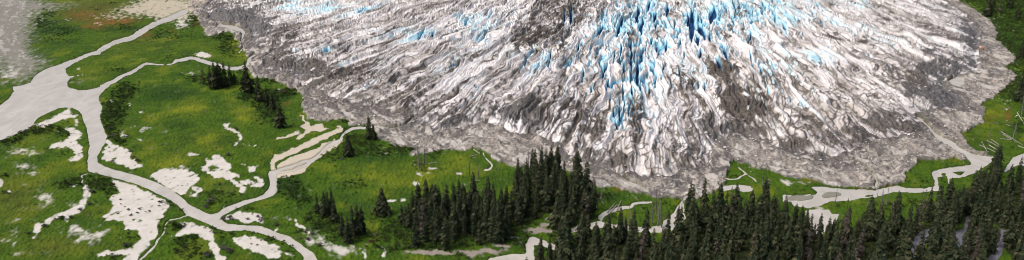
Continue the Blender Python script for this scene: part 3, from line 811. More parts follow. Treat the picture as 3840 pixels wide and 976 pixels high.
def cone_tube(path, radii, n=7):
    """tapered tube along path; returns V, quads"""
    P = np.array(path, float)
    V, Q = [], []
    for i in range(len(P)):
        t = P[min(i + 1, len(P) - 1)] - P[max(i - 1, 0)]
        t /= np.linalg.norm(t)
        a = np.cross(t, (0, 0, 1) if abs(t[2]) < .9 else (1, 0, 0))
        a /= np.linalg.norm(a)
        b_ = np.cross(t, a)
        for k_ in range(n):
            an = 2 * math.pi * k_ / n
            V.append(P[i] + radii[i] * (math.cos(an) * a + math.sin(an) * b_))
    for i in range(len(P) - 1):
        for k_ in range(n):
            Q.append((i * n + k_, i * n + (k_ + 1) % n, (i + 1) * n + (k_ + 1) % n, (i + 1) * n + k_))
    return V, Q


def join(parts):
    V, Q = [], []
    for v, q in parts:
        o = len(V)
        V += list(v)
        Q += [tuple(i + o for i in f) for f in q]
    return np.array(V), np.array(Q)


def crown_geo(seed, h=1.0, rmax=.115, levels=19, nb=10, thin=0.0, lean=0.0):
    """spruce crown of drooping, ragged sprays; unit height"""
    R = random.Random(seed)
    V, Q, A = [], [], []
    ph = R.uniform(0, 6)
    pw_ = R.uniform(.48, .72)
    for L in range(levels):
        t = (L + R.uniform(-.2, .2)) / (levels - .4)
        z = .07 + .93 * t ** .93
        rr = rmax * (1 - t) ** pw_ * (1.0 if t > .12 else .8) + .010
        rr *= R.uniform(.78, 1.15) * (1 + .14 * math.sin(9 * t + ph))
        n = max(4, int(nb * (1 - .5 * t)))
        a0 = R.uniform(0, 6.28)
        for b_ in range(n):
            if R.random() < thin:
                continue
            an = a0 + 6.283 * b_ / n + R.uniform(-.25, .25)
            lr = rr * R.choice((.55, .7, .85, 1.0, 1.1, 1.25)) * R.uniform(.93, 1.07)
            ca, sa = math.cos(an), math.sin(an)
            droop = lr * R.uniform(.3, .9)
            lv = R.random()
            for s in range(3):
                w = lr * R.uniform(.16, .30)
                sk = (s - 1) * lr * .33
                f0, f1 = R.uniform(.02, .2), (1.0, .8, .8)[(s + 2) % 3] * R.uniform(.75, 1.1)
                z0, z1 = z + R.uniform(-.012, .016), z - droop * f1 * f1 + R.uniform(-.012, .012)
                x0, y0 = ca * lr * f0, sa * lr * f0
                x1, y1 = ca * lr * f1 - sa * sk, sa * lr * f1 + ca * sk
                mx, my, mz_ = .5 * (x0 + x1), .5 * (y0 + y1), .5 * (z0 + z1) + droop * .16
                o = len(V)
                tw = R.uniform(-.5, .5) * w
                V += [(x0, y0, z0), (mx - sa * w, my + ca * w, mz_ - tw * .6 - w * .3), (x1, y1, z1), (mx + sa * w, my - ca * w, mz_ + tw * .6 - w * .3)]
                Q.append((o, o + 1, o + 2, o + 3))
                # hanging twigs under the spray
                V += [(mx, my, mz_), (x1, y1, z1), (x1 * .93, y1 * .93, z1 - w * R.uniform(.5, 1.1)), (mx, my, mz_ - w * R.uniform(.6, 1.2))]
                Q.append((o + 4, o + 5, o + 6, o + 7))
                A += [lv] * 4 + [lv * R.uniform(.6, 1)] * 4
    # leader
    o = len(V)
    V += [(-.006, 0, .965), (.006, 0, .965), (.001, 0, 1.015), (-.001, 0, 1.015), (0, -.006, .965), (0, .006, .965), (0, .001, 1.015), (0, -.001, 1.015)]
    Q += [(o, o + 1, o + 2, o + 3), (o + 4, o + 5, o + 6, o + 7)]
    V = np.array(V)
    V[:, 0] += lean * V[:, 2] ** 2
    return V * h, np.array(Q), np.array(A + [.5] * 8)


def trunk_geo(seed, h=1.0, r0=.013, limbs=10):
    R = random.Random(seed)
    parts = [cone_tube([(0, 0, -.02), (0, 0, .1), (R.uniform(-.003, .003), 0, .5), (0, 0, 1.0)], [r0 * 1.25, r0, r0 * .62, .001], 7)]
    for i in range(limbs):
        z = R.uniform(.06, .75)
        a = R.uniform(0, 6.28)
        l = .07 * (1 - z)
        parts.append(cone_tube([(0, 0, z), (math.cos(a) * l, math.sin(a) * l, z - l * .3)], [r0 * .25, r0 * .08], 4))
    V, Q = join(parts)
    return V * h, Q


NV = 7
CROWN = [crown_geo(100 + i, 1, (.128, .142, .155, .135, .165, .122, .148)[i], (22, 21, 23, 20, 24, 24, 22)[i], 13, (.05, .1, .04, .15, .06, .12, .2)[i]) for i in range(NV)]
def crown_mesh(name, v, q, a):
    return np_mesh(name, v, q, attrs={'leaf': a})


CROWN_ME = [crown_mesh('spruce_crown', *c_) for c_ in CROWN]
TRUNK_ME = [np_mesh('spruce_trunk', *trunk_geo(200 + i)) for i in range(3)]
BROAD = crown_mesh('broad_spruce_crown', *crown_geo(150, 1, .24, 26, 20, .03))
SPARSE_ME = [crown_mesh('withered_spruce_crown', *crown_geo(160 + i, 1, .105, 17, 7, .45)) for i in range(2)]
for me in CROWN_ME + [BROAD]:
    me.materials.append(M_SPRUCE)
for me in SPARSE_ME:
    me.materials.append(M_DULL)
for me in TRUNK_ME:
    me.materials.append(M_BARK)
GOLD_ME = CROWN_ME[4].copy()
GOLD_ME.materials.clear()
GOLD_ME.materials.append(M_GOLD)


def root(name, label, cat, loc, rz=0.0, sc=1.0, group=None):
    o = bpy.data.objects.new(name, None)
    o.empty_display_size = .5
    COL.objects.link(o)
    o.location = loc
    o.rotation_euler = (0, 0, rz)
    o.scale = sc if isinstance(sc, tuple) else (sc, sc, sc)
    o['label'], o['category'] = label, cat
    if group:
        o['group'] = group
    return o


def tag(o, label, cat, group=None):
    o['label'], o['category'] = label, cat
    if group:
        o['group'] = group
    return o


def px_height(px, py, hpx):
    """height in metres of a standing thing that measures hpx on the survey at that place"""
    x, y, z = at(px, py)
    a, b_ = project(np.array(x), np.array(y), np.array(z))
    lo, hi = 0., 90.
    for _ in range(30):
        m_ = .5 * (lo + hi)
        _, t = project(np.array(x), np.array(y), np.array(z + m_))
        if b_ - t < hpx:
            lo = m_
        else:
            hi = m_
    return lo


# kind: s spruce, b broad spruce, w withered
SINGLE = []   # (px, py, h_px, kind, label, group)


def add_tree(t, x, top, base, kind, label, group=None):
    if t in 'BD':
        top -= (base - top) * .12
    px, py = tp(t, x, base)
    k_ = S2 if t in TILE else S1
    SINGLE.append((px, py, (base - top) / k_, kind, label, group))


G_UP = 'spruces of the small grove by the upper silt stream'
add_tree('B', 250, 510, 640, 'w', 'thin withered brown spruce at the outer end of the small upper grove')
add_tree('B', 308, 515, 672, 's', 'dark spruce second from the withered one in the upper grove')
add_tree('B', 340, 490, 675, 's', 'tallest pointed spruce inside the small grove below the silt stream', G_UP)
add_tree('B', 372, 485, 668, 's', 'spruce in the heart of the small grove below the silt stream', G_UP)
add_tree('B', 415, 480, 660, 's', 'slender spruce whose tip crosses the silt stream, middle of the upper grove', G_UP)
add_tree('B', 455, 500, 645, 's', 'bushy spruce beside the slender one in the upper grove', G_UP)
add_tree('B', 485, 545, 640, 's', 'shortest spruce at the glacier end of the upper grove', G_UP)
add_tree('B', 582, 485, 705, 's', 'tall lone spruce standing apart on the meadow corner beside the pale moraine')
add_tree('D', 672, -65, 118, 's', 'tall dark spruce on the bushy meadow rim below the lone spruce')
add_tree('D', 655, -20, 100, 's', 'shorter spruce leaning against the tall one on the bushy meadow rim')
add_tree('D', 728, 25, 160, 's', 'dark spruce next to the dead root tangle on the meadow rim')
add_tree('D', 772, 45, 185, 's', 'second dark spruce between the root tangle and the plump meadow spruce')
add_tree('D', 832, 135, 312, 'b2', 'plump dark spruce alone on the bright meadow near the moraine')
add_tree('G', 212, 222, 405, 's', 'tallest of the twin spruces at the head of the braided stream')
add_tree('G', 245, 280, 405, 'b2', 'shorter bushy twin spruce at the head of the braided stream')
add_tree('G', 55, 362, 528, 'b', 'broad black spruce on the bank of the braided stream')
G_TRIO = 'spruces of the little clump on the lush meadow above the sand path'
add_tree('F', 1110, 160, 310, 's', 'outermost small spruce of the little meadow clump towards the river')
add_tree('F', 1165, 135, 330, 's', 'spruce in the back of the little meadow clump', G_TRIO)
add_tree('F', 1192, 130, 330, 's', 'spruce in the back of the little meadow clump', G_TRIO)
add_tree('F', 1225, 118, 320, 's', 'tall spruce rising highest in the little meadow clump')
add_tree('F', 1238, 168, 378, 's', 'front spruce of the little meadow clump with bronze tinted top')
G_CL2 = 'spruces of the second clump next to the two bleached snags'
add_tree('H', 10, 295, 475, 's', 'dark spruce at the river end of the clump beside two bleached snags')
add_tree('H', 50, 325, 532, 's', 'front bronze tipped spruce of the clump beside two bleached snags')
add_tree('H', 88, 250, 490, 's', 'dense dark spruce packed in the clump beside two bleached snags', G_CL2)
add_tree('H', 128, 238, 480, 's', 'dense dark spruce packed in the clump beside two bleached snags', G_CL2)
add_tree('H', 155, 260, 462, 's', 'dense dark spruce packed in the clump beside two bleached snags', G_CL2)
add_tree('H', 310, 108, 312, 'b', 'wide dark cone shaped spruce alone on the lower meadow')
add_tree('H', 362, 235, 325, 'w', 'small brown spruce at the foot of the wide lone spruce')
add_tree('O', 1010, -20, 130, 'b2', 'dark spruce on the green hillside above the pale gravel rim')
add_tree('O', 1040, -60, 105, 's', 'spruce behind the dark one on the green hillside above the gravel rim')
add_tree('O', 1100, -40, 90, 'w', 'thin brown spruce on the upper green hillside')
add_tree('O', 1235, 20, 165, 's', 'outermost dark spruce high on the green hillside below the white stones')
add_tree('O', 1180, -70, 70, 's', 'dark spruce at the top of the green hillside beyond the white stones')
add_tree('O', 1262, 300, 460, 's', 'dark spruce in the shrubs halfway down the green hillside')
add_tree('O', 1275, 520, 700, 's', 'dark spruce at the foot of the green hillside beside the gravel rim')
add_tree('M', 1240, -70, 110, 's', 'spruce near the log jam at the foot of the hillside')
add_tree('M', 1275, -40, 130, 's', 'tall spruce at the corner of the log strewn meadow')
GR = 'spruces along the front edge of the middle grove'
for i, (x, top, base) in enumerate(((460, 225, 395), (490, 250, 410), (565, 310, 560), (640, 330, 525), (725, 300, 530), (790, 325, 578), (850, 380, 520), (925, 320, 485), (1040, 355, 542), (1140, 250, 515), (1190, 245, 525), (1245, 240, 505))):
    add_tree('H', x, top, base, 's', ('outer dark spruce at the meadow end of the middle grove', 'second dark spruce from the meadow end of the middle grove',
             'bronze spruce standing forward of the middle grove near its meadow end', 'small spruce with yellow green tip in front of the middle grove',
             'tall narrow spruce behind the yellow tipped one of the middle grove', 'foremost slender spruce of the middle grove, nearest the mud track',
             'dark spruce behind the foremost slender one of the middle grove', 'short spruce in the gap of the middle grove front',
             'stout bronze spruce over the bright undergrowth of the middle grove', 'tall straight spruce past the stout bronze one of the middle grove',
             'pale tipped spruce of the middle grove above the mud track', 'dark spruce of the middle grove where the mud track bends')[i])
for x, top, base in ((540, 120, 320), (510, 215, 410), (600, 190, 400), (650, 80, 270), (690, 70, 265), (740, 100, 300), (710, 240, 455), (765, 205, 420), (800, 80, 320), (845, 150, 370), (858, 220, 485), (890, 45, 270), (905, 125, 350), (930, 150, 400), (965, 140, 390), (1000, 265, 450),
                     (1062, 215, 440), (1095, 220, 445), (1110, 20, 230), (1160, 175, 390), (1250, 90, 290), (1280, 140, 350), (1210, 100, 300), (1150, 60, 260)):
    add_tree('H', x, top, base, 's', 'dense dark spruce inside the middle grove', 'spruces inside the middle grove')
for x, top, base in ((45, 540, 745), (70, 600, 760), (155, 462, 690), (222, 448, 690), (255, 470, 700), (295, 450, 690), (342, 430, 700), (330, 480, 710), (392, 560, 760)):
    add_tree('I', x, top, base, 's', 'tall spruce at the rear of the middle grove, tip against the moraine', 'spruces at the rear of the middle grove')
add_tree('J', 335, 180, 425, 'b2', 'stout bronze spruce beside the mud track bend')
add_tree('J', 380, 260, 440, 's', 'spruce joined to the stout bronze one by the mud track bend')
add_tree('J', 285, 480, 655, 's', 'dark spruce in the bend of the small silt channel')
GP = 'thin spruces at the pale pond'
for x, top, base, lab in ((845, 225, 400, 'first thin spruce in front of the pale round pond'), (890, 240, 420, 'open crowned spruce by the near shore of the pale pond'), (925, 280, 470, 'thin spruce leaning over the pale pond shore'), (960, 310, 490, 'tall thin spruce in front of the pale pond'),
                          (990, 385, 510, 'short spruce at the lower tip of the pale pond'), (1095, 330, 520, 'pointed spruce at the far bank of the pale pond'), (1130, 340, 520, 'grey green spruce past the pointed one by the pale pond')):
    add_tree('L', x, top, base, 's', lab)
add_tree('L', 520, 530, 680, 'g', 'yellowing spruce glowing among the dark bottom forest')
add_tree('L', 335, 540, 690, 'g2', 'mustard tinted spruce in the bottom forest')
add_tree('J', 475, 80, 200, 'g', 'golden topped small tree within the dark grove')
add_tree('N', 890, 60, 225, 'wb', 'grey brown withered spruce beside the braided islets')
add_tree('N', 50, 400, 620, 'wb', 'reddish withered spruce in the dark forest below the pond')
add_tree('N', 1190, 0, 130, 'wb', 'withered brown spruce near the far side pond')
add_tree('J', 790, 560, 690, 'wb', 'reddish brown dead spruce low in the bottom forest')
add_tree('L', 955, 560, 690, 'wb', 'bleached grey spruce skeleton low in the bottom forest')

# forest stands: random fill, spaced like real stems
WATER_ALL = RIVER + STREAMS + PONDS
TREES = []   # x, y, z, height, kind, label, group
for px, py, hp, kind, lab, grp in SINGLE:
    x, y, z = at(px, py)
    TREES.append([x, y, z, px_height(px, py, hp), kind, lab, grp])
pts_done = [(t[0], t[1]) for t in TREES]
R = random.Random(5)
for P, spc, lab, grp in FILL:
    W = np.array([ground_at(a, min(b_, 1108)) for a, b_ in P])
    (x0, y0), (x1, y1) = W.min(0), W.max(0)
    n_try = int((x1 - x0) * (y1 - y0) / spc ** 2 * 7)
    cx = np.array([R.uniform(x0, x1) for _ in range(n_try)])
    cy = np.array([R.uniform(y0, y1) for _ in range(n_try)])
    ok = inside(W, cx, cy)
    qx, qy = project(cx, cy, 0)
    ok &= ~many(WATER_ALL, qx, qy)
    ok &= (qx > -60) & (qx < 3960)
    for x, y in zip(cx[ok], cy[ok]):
        s2 = (spc * R.uniform(.62, 1.12)) ** 2
        if any((x - a) ** 2 + (y - b_) ** 2 < s2 for a, b_ in pts_done):
            continue
        pts_done.append((x, y))
        h = R.choice((13, 18, 22, 24, 26, 27, 29, 31)) * R.uniform(.9, 1.1) * (.88 if 'bend' in lab or 'corner' in lab else 1)
        TREES.append([x, y, terrain_z(x, y), h, 's' if R.random() > .08 else 'w', lab, grp])

# which ones show largest from the survey position
order = sorted(range(len(TREES)), key=lambda i: -TREES[i][1])
buf = np.full((244, 960), -1, int)
for i in order:
    x, y, z, h = TREES[i][:4]
    bx, by = project(np.array(x), np.array(y), np.array(z))
    _, ty = project(np.array(x), np.array(y), np.array(z + h))
    bx, by, ty = bx / 4, by / 4, ty / 4
    for r_ in range(max(0, int(ty)), min(244, int(by) + 1)):
        hw = max(.5, (r_ - ty) * (.3 if 'b' in TREES[i][4] else .13))
        a, b_ = max(0, int(bx - hw)), min(960, int(bx + hw) + 1)
        if b_ > a:
            buf[r_, a:b_] = i
cnt = np.bincount(buf[buf >= 0], minlength=len(TREES))
fill_ids = [i for i in range(len(SINGLE), len(TREES))]
fill_ids.sort(key=lambda i: -cnt[i])
own = set(range(len(SINGLE))) | set(fill_ids[:300 - len(SINGLE)])
massV, massQ, massA, massL = [], [], [], []
nm_off = 0
n_mass = 0
Rt = random.Random(9)
for i, (x, y, z, h, kind, lab, grp) in enumerate(TREES):
    v = Rt.randrange(NV)
    rz = Rt.uniform(0, 6.28)
    fat = Rt.uniform(.92, 1.28)
    if i in own:
        if kind == 'w' and i >= len(SINGLE):
            lab = 'withered thin grey brown spruce' + lab.replace('dense dark spruce', '').replace('dark spruce', '').replace('bronze green spruce', '')
            grp = 'withered ' + grp
        t = root('spruce_tree', lab, 'tree', (x, y, z - .2), rz, (h * fat, h * fat, h), grp)
        link('trunk', TRUNK_ME[i % 3], None, t)
        me = CROWN_ME[v]
        if kind == 'b':
            me = BROAD
        elif kind in ('w', 'wb'):
            me = SPARSE_ME[i % 2]
        elif kind in ('g', 'g2'):
            me = GOLD_ME
        elif kind == 'b2':
            me = CROWN_ME[4]
            t.scale = (h * 1.3, h * 1.3, h)
        if kind == 'wb':
            t.scale = (h * 1.4, h * 1.4, h)
        link('crown', me, None, t)
    elif cnt[i] > 0 or Rt.random() < .5:
        V, Q, A_ = CROWN[v]
        c, s = math.cos(rz), math.sin(rz)
        w = np.stack([(V[:, 0] * c - V[:, 1] * s) * h * fat + x, (V[:, 0] * s + V[:, 1] * c) * h * fat + y, V[:, 2] * h + z - .2], 1)
        massV.append(w)
        massQ.append(Q + nm_off)
        massA.append(np.full(len(w), Rt.random()))
        massL.append(A_)
        nm_off += len(w)
        n_mass += 1
if massV:
    o = link('spruce_forest', np_mesh('spruce_forest', np.concatenate(massV), np.concatenate(massQ), attrs={'var': np.concatenate(massA), 'leaf': np.concatenate(massL)}), M_SPRUCE_V)
    o['kind'] = 'stuff'
    tag(o, 'dark mass of crowded spruces filling in behind the nearer trees', 'forest')
print('trees', len(TREES), 'own', len(own), 'mass', n_mass)


# ---- standing dead trees
def snag_parts(seed, n=16, up=.25):
    R_ = random.Random(seed)
    trunk = cone_tube([(0, 0, -.02), (.004, 0, .3), (-.004, .004, .65), (.002, 0, 1)], [.017, .014, .009, .003], 7)
    br = []
    for _ in range(n):
        z = R_.uniform(.25, .95)
        a = R_.uniform(0, 6.28)
        l = R_.uniform(.04, .13) * (1.15 - z)
        br.append(cone_tube([(0, 0, z), (math.cos(a) * l * .6, math.sin(a) * l * .6, z - l * .1), (math.cos(a) * l, math.sin(a) * l, z - l * R_.uniform(-.2, .6))], [.0055, .004, .002], 4))
    return [np_mesh('dead_trunk', np.array(trunk[0]), trunk[1]), np_mesh('bare_branches', *join(br))]


SNAG = [snag_parts(i, n) for i, n in enumerate((14, 34, 8, 50))]
for a, b_ in SNAG:
    a.materials.append(M_DEAD)
    b_.materials.append(M_DEAD)
SN = [
    ('G', 580, 440, 600, 0, 'tallest bare pole snag of the group at the moraine edge'), ('G', 592, 430, 645, 1, 'branchy grey snag in the group at the moraine edge'),
    ('G', 628, 418, 590, 0, 'straight bare snag standing clear against the pale moraine'), ('G', 650, 500, 610, 1, 'short twiggy snag beside the straight bare one at the moraine edge'), ('G', 603, 520, 640, 3, 'low bushy dead tree among the snags at the moraine edge'),
    ('G', 968, 535, 670, 3, 'pale grey bushy snag on the upper lower-meadow by the footpath stream'), ('G', 1040, 530, 700, 1, 'broken white topped snag next to the small dark spruce'), ('G', 1195, 590, 690, 3, 'faint grey snag near the pale sand at the moraine corner'),
    ('H', 155, 150, 310, 1, 'tall bleached snag beside the second spruce clump'), ('H', 100, 165, 300, 0, 'shorter bleached snag behind the second spruce clump'), ('H', 220, 240, 310, 3, 'small brown dead tree between clump and wide spruce'), ('H', 1150, 110, 260, 2, 'white stem snag inside the middle grove'),
    ('I', 122, 485, 690, 0, 'bare snag at the rear of the middle grove'), ('I', 90, 550, 700, 0, 'thin grey snag close to the moraine behind the middle grove'), ('I', 470, 590, 760, 0, 'leaning thin snag between grove and moraine'), ('I', 530, 600, 760, 1, 'twiggy snag on the rim between grove and moraine'),
    ('J', 675, 48, 250, 1, 'black charred snag over the tangle of fallen trunks'), ('J', 632, 85, 260, 0, 'bare snag beside the black one over fallen trunks'), ('J', 885, 235, 420, 3, 'brown dead tree standing in the silt channel islet'), ('J', 1085, 105, 330, 1, 'tall dark snag on the green islet'),
    ('J', 1060, 190, 390, 3, 'bushy grey dead tree on the green islet'), ('J', 1100, 190, 400, 3, 'second bushy grey dead tree on the green islet beside the tall snag'), ('J', 1132, 205, 410, 3, 'bushy dead tree on the islet nearest the pond inlet'), ('J', 1278, 170, 350, 0, 'slim snag at the pond inlet'), ('J', 845, 330, 520, 0, 'thin white snag in front of the silt channel'),
    ('L', 1150, 115, 245, 0, 'lone leaning dark snag on the green river bank beside the gravel bar'), ('L', 520, -10, 110, 0, 'pale snag behind the forest top at the green islets'), ('L', 1170, 290, 420, 1, 'grey snag on the far shore of the pale pond'), ('L', 600, 0, 120, 1, 'grey snag rising from the forest near the green islets'),
    ('N', 172, 125, 225, 0, 'slim snag standing over the small river islet'), ('N', 212, 120, 290, 3, 'bushy grey snag on the green river bank'), ('N', 250, 100, 260, 1, 'tall twiggy snag on the green river bank'), ('N', 290, 165, 290, 1, 'pale snag on the river bank past the twiggy one'), ('N', 355, 170, 270, 1, 'short pale snag in the middle of the river bank meadow'),
    ('N', 100, 190, 310, 3, 'pale bushy snag at the pond end of the river bank meadow'), ('N', 310, 220, 350, 3, 'pale bushy snag at the forest edge of the river bank meadow'), ('N', 545, 165, 330, 1, 'grey snag at the forest edge below the faint trail'), ('N', 430, 260, 400, 3, 'ashen dead tree at the forest front beside the faint trail'), ('N', 1255, 160, 330, 1, 'thin pale snag in the corner forest'),
    ('M', 1020, 305, 440, 1, 'grey snag rising beside the log jam'), ('M', 1100, 305, 405, 1, 'short snag behind the log jam'), ('M', 1205, 270, 400, 3, 'twiggy snag at the end of the log jam'), ('M', 1270, 50, 220, 1, 'leaning pale snag at the hillside foot'),
]
R = random.Random(21)
for t, x, top, base, kd, lab in SN:
    px, py = tp(t, x, base)
    h = px_height(px, py, (base - top) / S2)
    s = root('dead_tree', lab, 'dead tree', at(px, py), R.uniform(0, 6.28), (h * (1.2 if kd != 3 else 1.6),) * 2 + (h,))
    s.rotation_euler = (R.uniform(-.05, .05), R.uniform(-.07, .07), R.uniform(0, 6.28))
    link('trunk', SNAG[kd][0], None, s)
    link('crown', SNAG[kd][1], None, s)

# ---- fallen logs
LOGS = [
    ('M', 970, 425, 1015, 520, 'bleached log lying steeply at the near end of the log jam'), ('M', 1010, 415, 1110, 470, 'long white log on top of the log jam'), ('M', 1040, 405, 1120, 460, 'white log behind the longest one in the jam'), ('M', 1025, 450, 1112, 502, 'white log across the front of the jam'),
    ('M', 955, 450, 1010, 472, 'short grey log crossing the steep one in the jam'), ('M', 1010, 470, 1090, 512, 'low log at the water side of the jam'), ('M', 1115, 350, 1280, 450, 'longest bleached trunk lying past the jam'), ('M', 1130, 370, 1240, 432, 'trunk lying alongside the longest bleached one'), ('M', 1110, 402, 1190, 407, 'level pale log in the log strewn meadow'),
    ('M', 1245, 458, 1295, 475, 'short log near the forest end of the log strewn meadow'), ('M', 1138, 178, 1182, 184, 'small pale log on the brown trail under the hillside'), ('M', 1155, 298, 1205, 310, 'pale log beside the brown trail'), ('M', 1235, 220, 1292, 292, 'grey fallen trunk at the hillside foot'),
    ('N', 640, 400, 762, 487, 'pale trunk fallen across the shaded water'), ('N', 940, 345, 1012, 392, 'thin pale trunk fallen in the shade of the corner forest'), ('N', 1100, 320, 1207, 392, 'pale trunk fallen beside the yellow bush of the corner forest'), ('L', 610, 455, 645, 470, 'white log over the dark forest hole'),
    ('J', 620, 135, 702, 220, 'pale trunk fallen from the tangle towards the channel'), ('J', 612, 160, 642, 285, 'steep grey trunk in the tangle by the grove'), ('J', 655, 165, 690, 235, 'short trunk crossing the tangle by the grove'), ('J', 718, 303, 782, 228, 'broad log lying over the bend of the silt channel'), ('J', 740, 302, 795, 240, 'log side by side with the broad one over the silt channel'),
    ('J', 790, 292, 826, 214, 'log apart from the pair over the silt channel'), ('G', 978, 537, 1030, 525, 'white log near the footpath stream on the meadow'), ('G', 1000, 480, 1046, 515, 'white log at the moraine end of the footpath stream'), ('G', 660, 590, 722, 580, 'pale log lying under the snags at the moraine edge'),
    ('H', 975, 82, 1012, 102, 'white log of the small heap behind the grove'), ('H', 998, 66, 1046, 64, 'topmost white log of the small heap behind the grove'), ('H', 1000, 126, 1036, 118, 'separate white log below the small heap behind the grove'),
    ('D', 770, 58, 832, 34, 'grey fallen trunk with the dead root tangle on the meadow rim'), ('D', 545, 55, 602, 38, 'dull fallen trunk in the bushes of the meadow rim'), ('M', 815, 380, 826, 425, 'short white log on the stony bank of the meltwater channel'),
]
for i, (t, x0, y0, x1, y1, lab) in enumerate(LOGS):
    a, b_ = np.array(at(*tp(t, x0, y0))), np.array(at(*tp(t, x1, y1)))
    a[2], b_[2] = max(a[2], .1) + .55, max(b_[2], .1) + .45
    m_ = .5 * (a + b_)
    L_ = np.linalg.norm(b_ - a)
    d = (b_ - a) / L_
    parts = [cone_tube([a - m_, (a - m_) * .5 + (0, 0, .08), (b_ - m_) * .4, b_ - m_], [.45, .38, .3, .15], 8)]
    for k_ in range(6):
        f = R.uniform(-.35, .45)
        base_ = d * L_ * f
        an = R.uniform(0, 3.14)
        side = np.array([-d[1], d[0], 0])
        e = base_ + (side * math.cos(an) + np.array([0, 0, 1]) * abs(math.sin(an))) * R.uniform(.8, 1.9) + d * .5
        parts.append(cone_tube([base_, e], [.14, .05], 5))
    for c_, r_ in ((a - m_, .45), (b_ - m_, .15)):   # broken ends
        parts.append(cone_tube([c_, c_ + d * (-.5 if r_ > .4 else .5)], [r_, r_ * .3], 8))
    o = link('fallen_log', np_mesh('fallen_log', *join(parts), smooth=True), M_LOG)
    o.location = m_
    tag(o, lab, 'log')


# ---- boulders
def rock_geo(seed, sub=2, flat=.7):
    bm = bmesh.new()
    bmesh.ops.create_icosphere(bm, subdivisions=sub, radius=1)
    R_ = np.random.default_rng(seed)
    nr = R_.normal(size=(9, 3))
    nr /= np.linalg.norm(nr, axis=1)[:, None]
    dd = R_.uniform(.62, .95, 9)
    for v in bm.verts:
        c = np.array(v.co)
        for n_, q in zip(nr, dd):
            s = c @ n_ - q
            if s > 0:
                c = c - n_ * s
        c *= R_.uniform(.96, 1.04)
        v.co = (c[0] * 1.15, c[1], c[2] * flat)
    V = np.array([v.co[:] for v in bm.verts])
    Q = np.array([[v.index for v in f.verts] for f in bm.faces])
    bm.free()
    return V, Q


ROCK = [np_mesh('boulder', *rock_geo(i)) for i in range(5)]
ROCKO = [np_mesh('rusty_boulder', *rock_geo(20 + i)) for i in range(2)]
for me in ROCK:
    me.materials.append(M_ROCK)
for me in ROCKO:
    me.materials.append(M_ROCKO)
BLD = [
    ('O', 1060, 437, 14, 1, 'rust orange boulder alone on the pale gravel rim'), ('O', 972, 378, 24, 1, 'large pinkish rusty boulder at the foot of the dark ice bank'), ('O', 960, 358, 18, 0, 'white boulder touching the pinkish rusty one'), ('O', 950, 298, 20, 0, 'pale tan boulder highest at the dark ice bank'),
    ('O', 1025, 153, 10, 0, 'pale boulder on the crest of the gravel rim'), ('O', 1095, 126, 9, 0, 'whitish boulder in the hillside greenery near the spruces'), ('O', 1098, 244, 9, 0, 'whitish boulder at the green edge halfway down the gravel rim'), ('O', 1190, 55, 8, 0, 'small white boulder high on the green hillside'), ('O', 1265, 35, 7, 0, 'white stone at the upper rim of the hillside'),
    ('O', 1210, 235, 10, 0, 'pale stone among brown scree on the hillside'), ('O', 1240, 268, 9, 0, 'lower pale stone of the brown scree on the hillside'), ('O', 770, 35, 8, 0, 'pale stone at the upper end of the gravel rim'),
    ('G', 318, 466, 6, 0, 'first of the white stones on the meadow under the moraine'), ('G', 330, 462, 6, 0, 'white stone right beside the first under the moraine'), ('G', 347, 481, 7, 0, 'white stone below the close pair under the moraine'), ('G', 422, 506, 7, 0, 'white stone apart on the meadow towards the snags'), ('G', 548, 563, 5, 0, 'tiny white stone on the open meadow near the snags'),
    ('G', 412, 532, 9, 0, 'grey stone on the meadow below the white ones'), ('G', 557, 602, 12, 0, 'grey boulder on the open meadow next to the snags'), ('J', 875, 181, 8, 0, 'pale boulder in the grass under the moraine lobe'), ('J', 940, 184, 9, 0, 'yellowish boulder in the grass by the meltwater footpath'), ('J', 905, 102, 8, 0, 'pale boulder on the moraine lobe'), ('J', 762, 168, 6, 0, 'small pale stone in the grass near the fallen trunks'), ('J', 1120, 220, 7, 0, 'small pale stone on the islet under the snags'),
    ('K', 705, 432, 34, 0, 'big flat pale block on the gravel in front of the ice'), ('K', 940, 460, 16, 0, 'white block in the dark debris at the ice front'), ('K', 1000, 485, 15, 0, 'second white block in the dark debris at the ice front'), ('K', 1045, 550, 18, 0, 'white block lowest in the dark debris at the ice front'), ('K', 912, 500, 14, 0, 'small white block at the gravel side of the dark debris'), ('K', 960, 520, 12, 0, 'small white block amid the dark debris'), ('K', 470, 420, 12, 0, 'tan block near the head of the silt fan'),
    ('M', 592, 202, 14, 0, 'white ice block under the black ice cliff'), ('M', 628, 215, 12, 0, 'second white ice block under the black ice cliff'), ('M', 612, 262, 9, 0, 'small white ice block near the meltwater outlet'), ('M', 460, 487, 8, 0, 'white stone on the grey moraine flat'), ('M', 695, 516, 8, 0, 'white stone by the rusty moraine grass'), ('M', 832, 577, 7, 0, 'white stone in the grass tip at the river fork'), ('M', 693, 316, 20, 0, 'tan boulder on the bank of the meltwater outlet'), ('M', 905, 405, 9, 0, 'white stone in the grass at the log strewn meadow'),
    ('M', 1190, 102, 8, 0, 'white stone at the foot of the hillside bushes'), ('M', 1160, 262, 8, 0, 'white stone on the meadow beside the brown trail'), ('M', 1050, 62, 10, 0, 'pale boulder where gravel meets the hillside meadow'), ('L', 850, 45, 9, 0, 'pale stone in the meadow tongue over the gravel bar'), ('K', 515, 645, 9, 0, 'pale stone on the islet grass beside the thin channels'),
]
for i, (t, x, y, w, kd, lab) in enumerate(BLD):
    px, py = tp(t, x, y)
    xx, yy, zz = at(px, py)
    s_ = (w / S2) * .5 * math.hypot(yy, CAMH) / F * 1.15
    o = bpy.data.objects.new('boulder', (ROCKO if kd else ROCK)[i % (2 if kd else 5)])
    COL.objects.link(o)
    o.location = (xx, yy, zz + s_ * .3)
    o.rotation_euler = (0, 0, R.uniform(0, 6.28))
    o.scale = (s_, s_, s_)
    tag(o, lab, 'boulder')

# ---- rubble: uncountable stones on moraine and ice front
pool = [rock_geo(40 + i, 1) for i in range(4)]


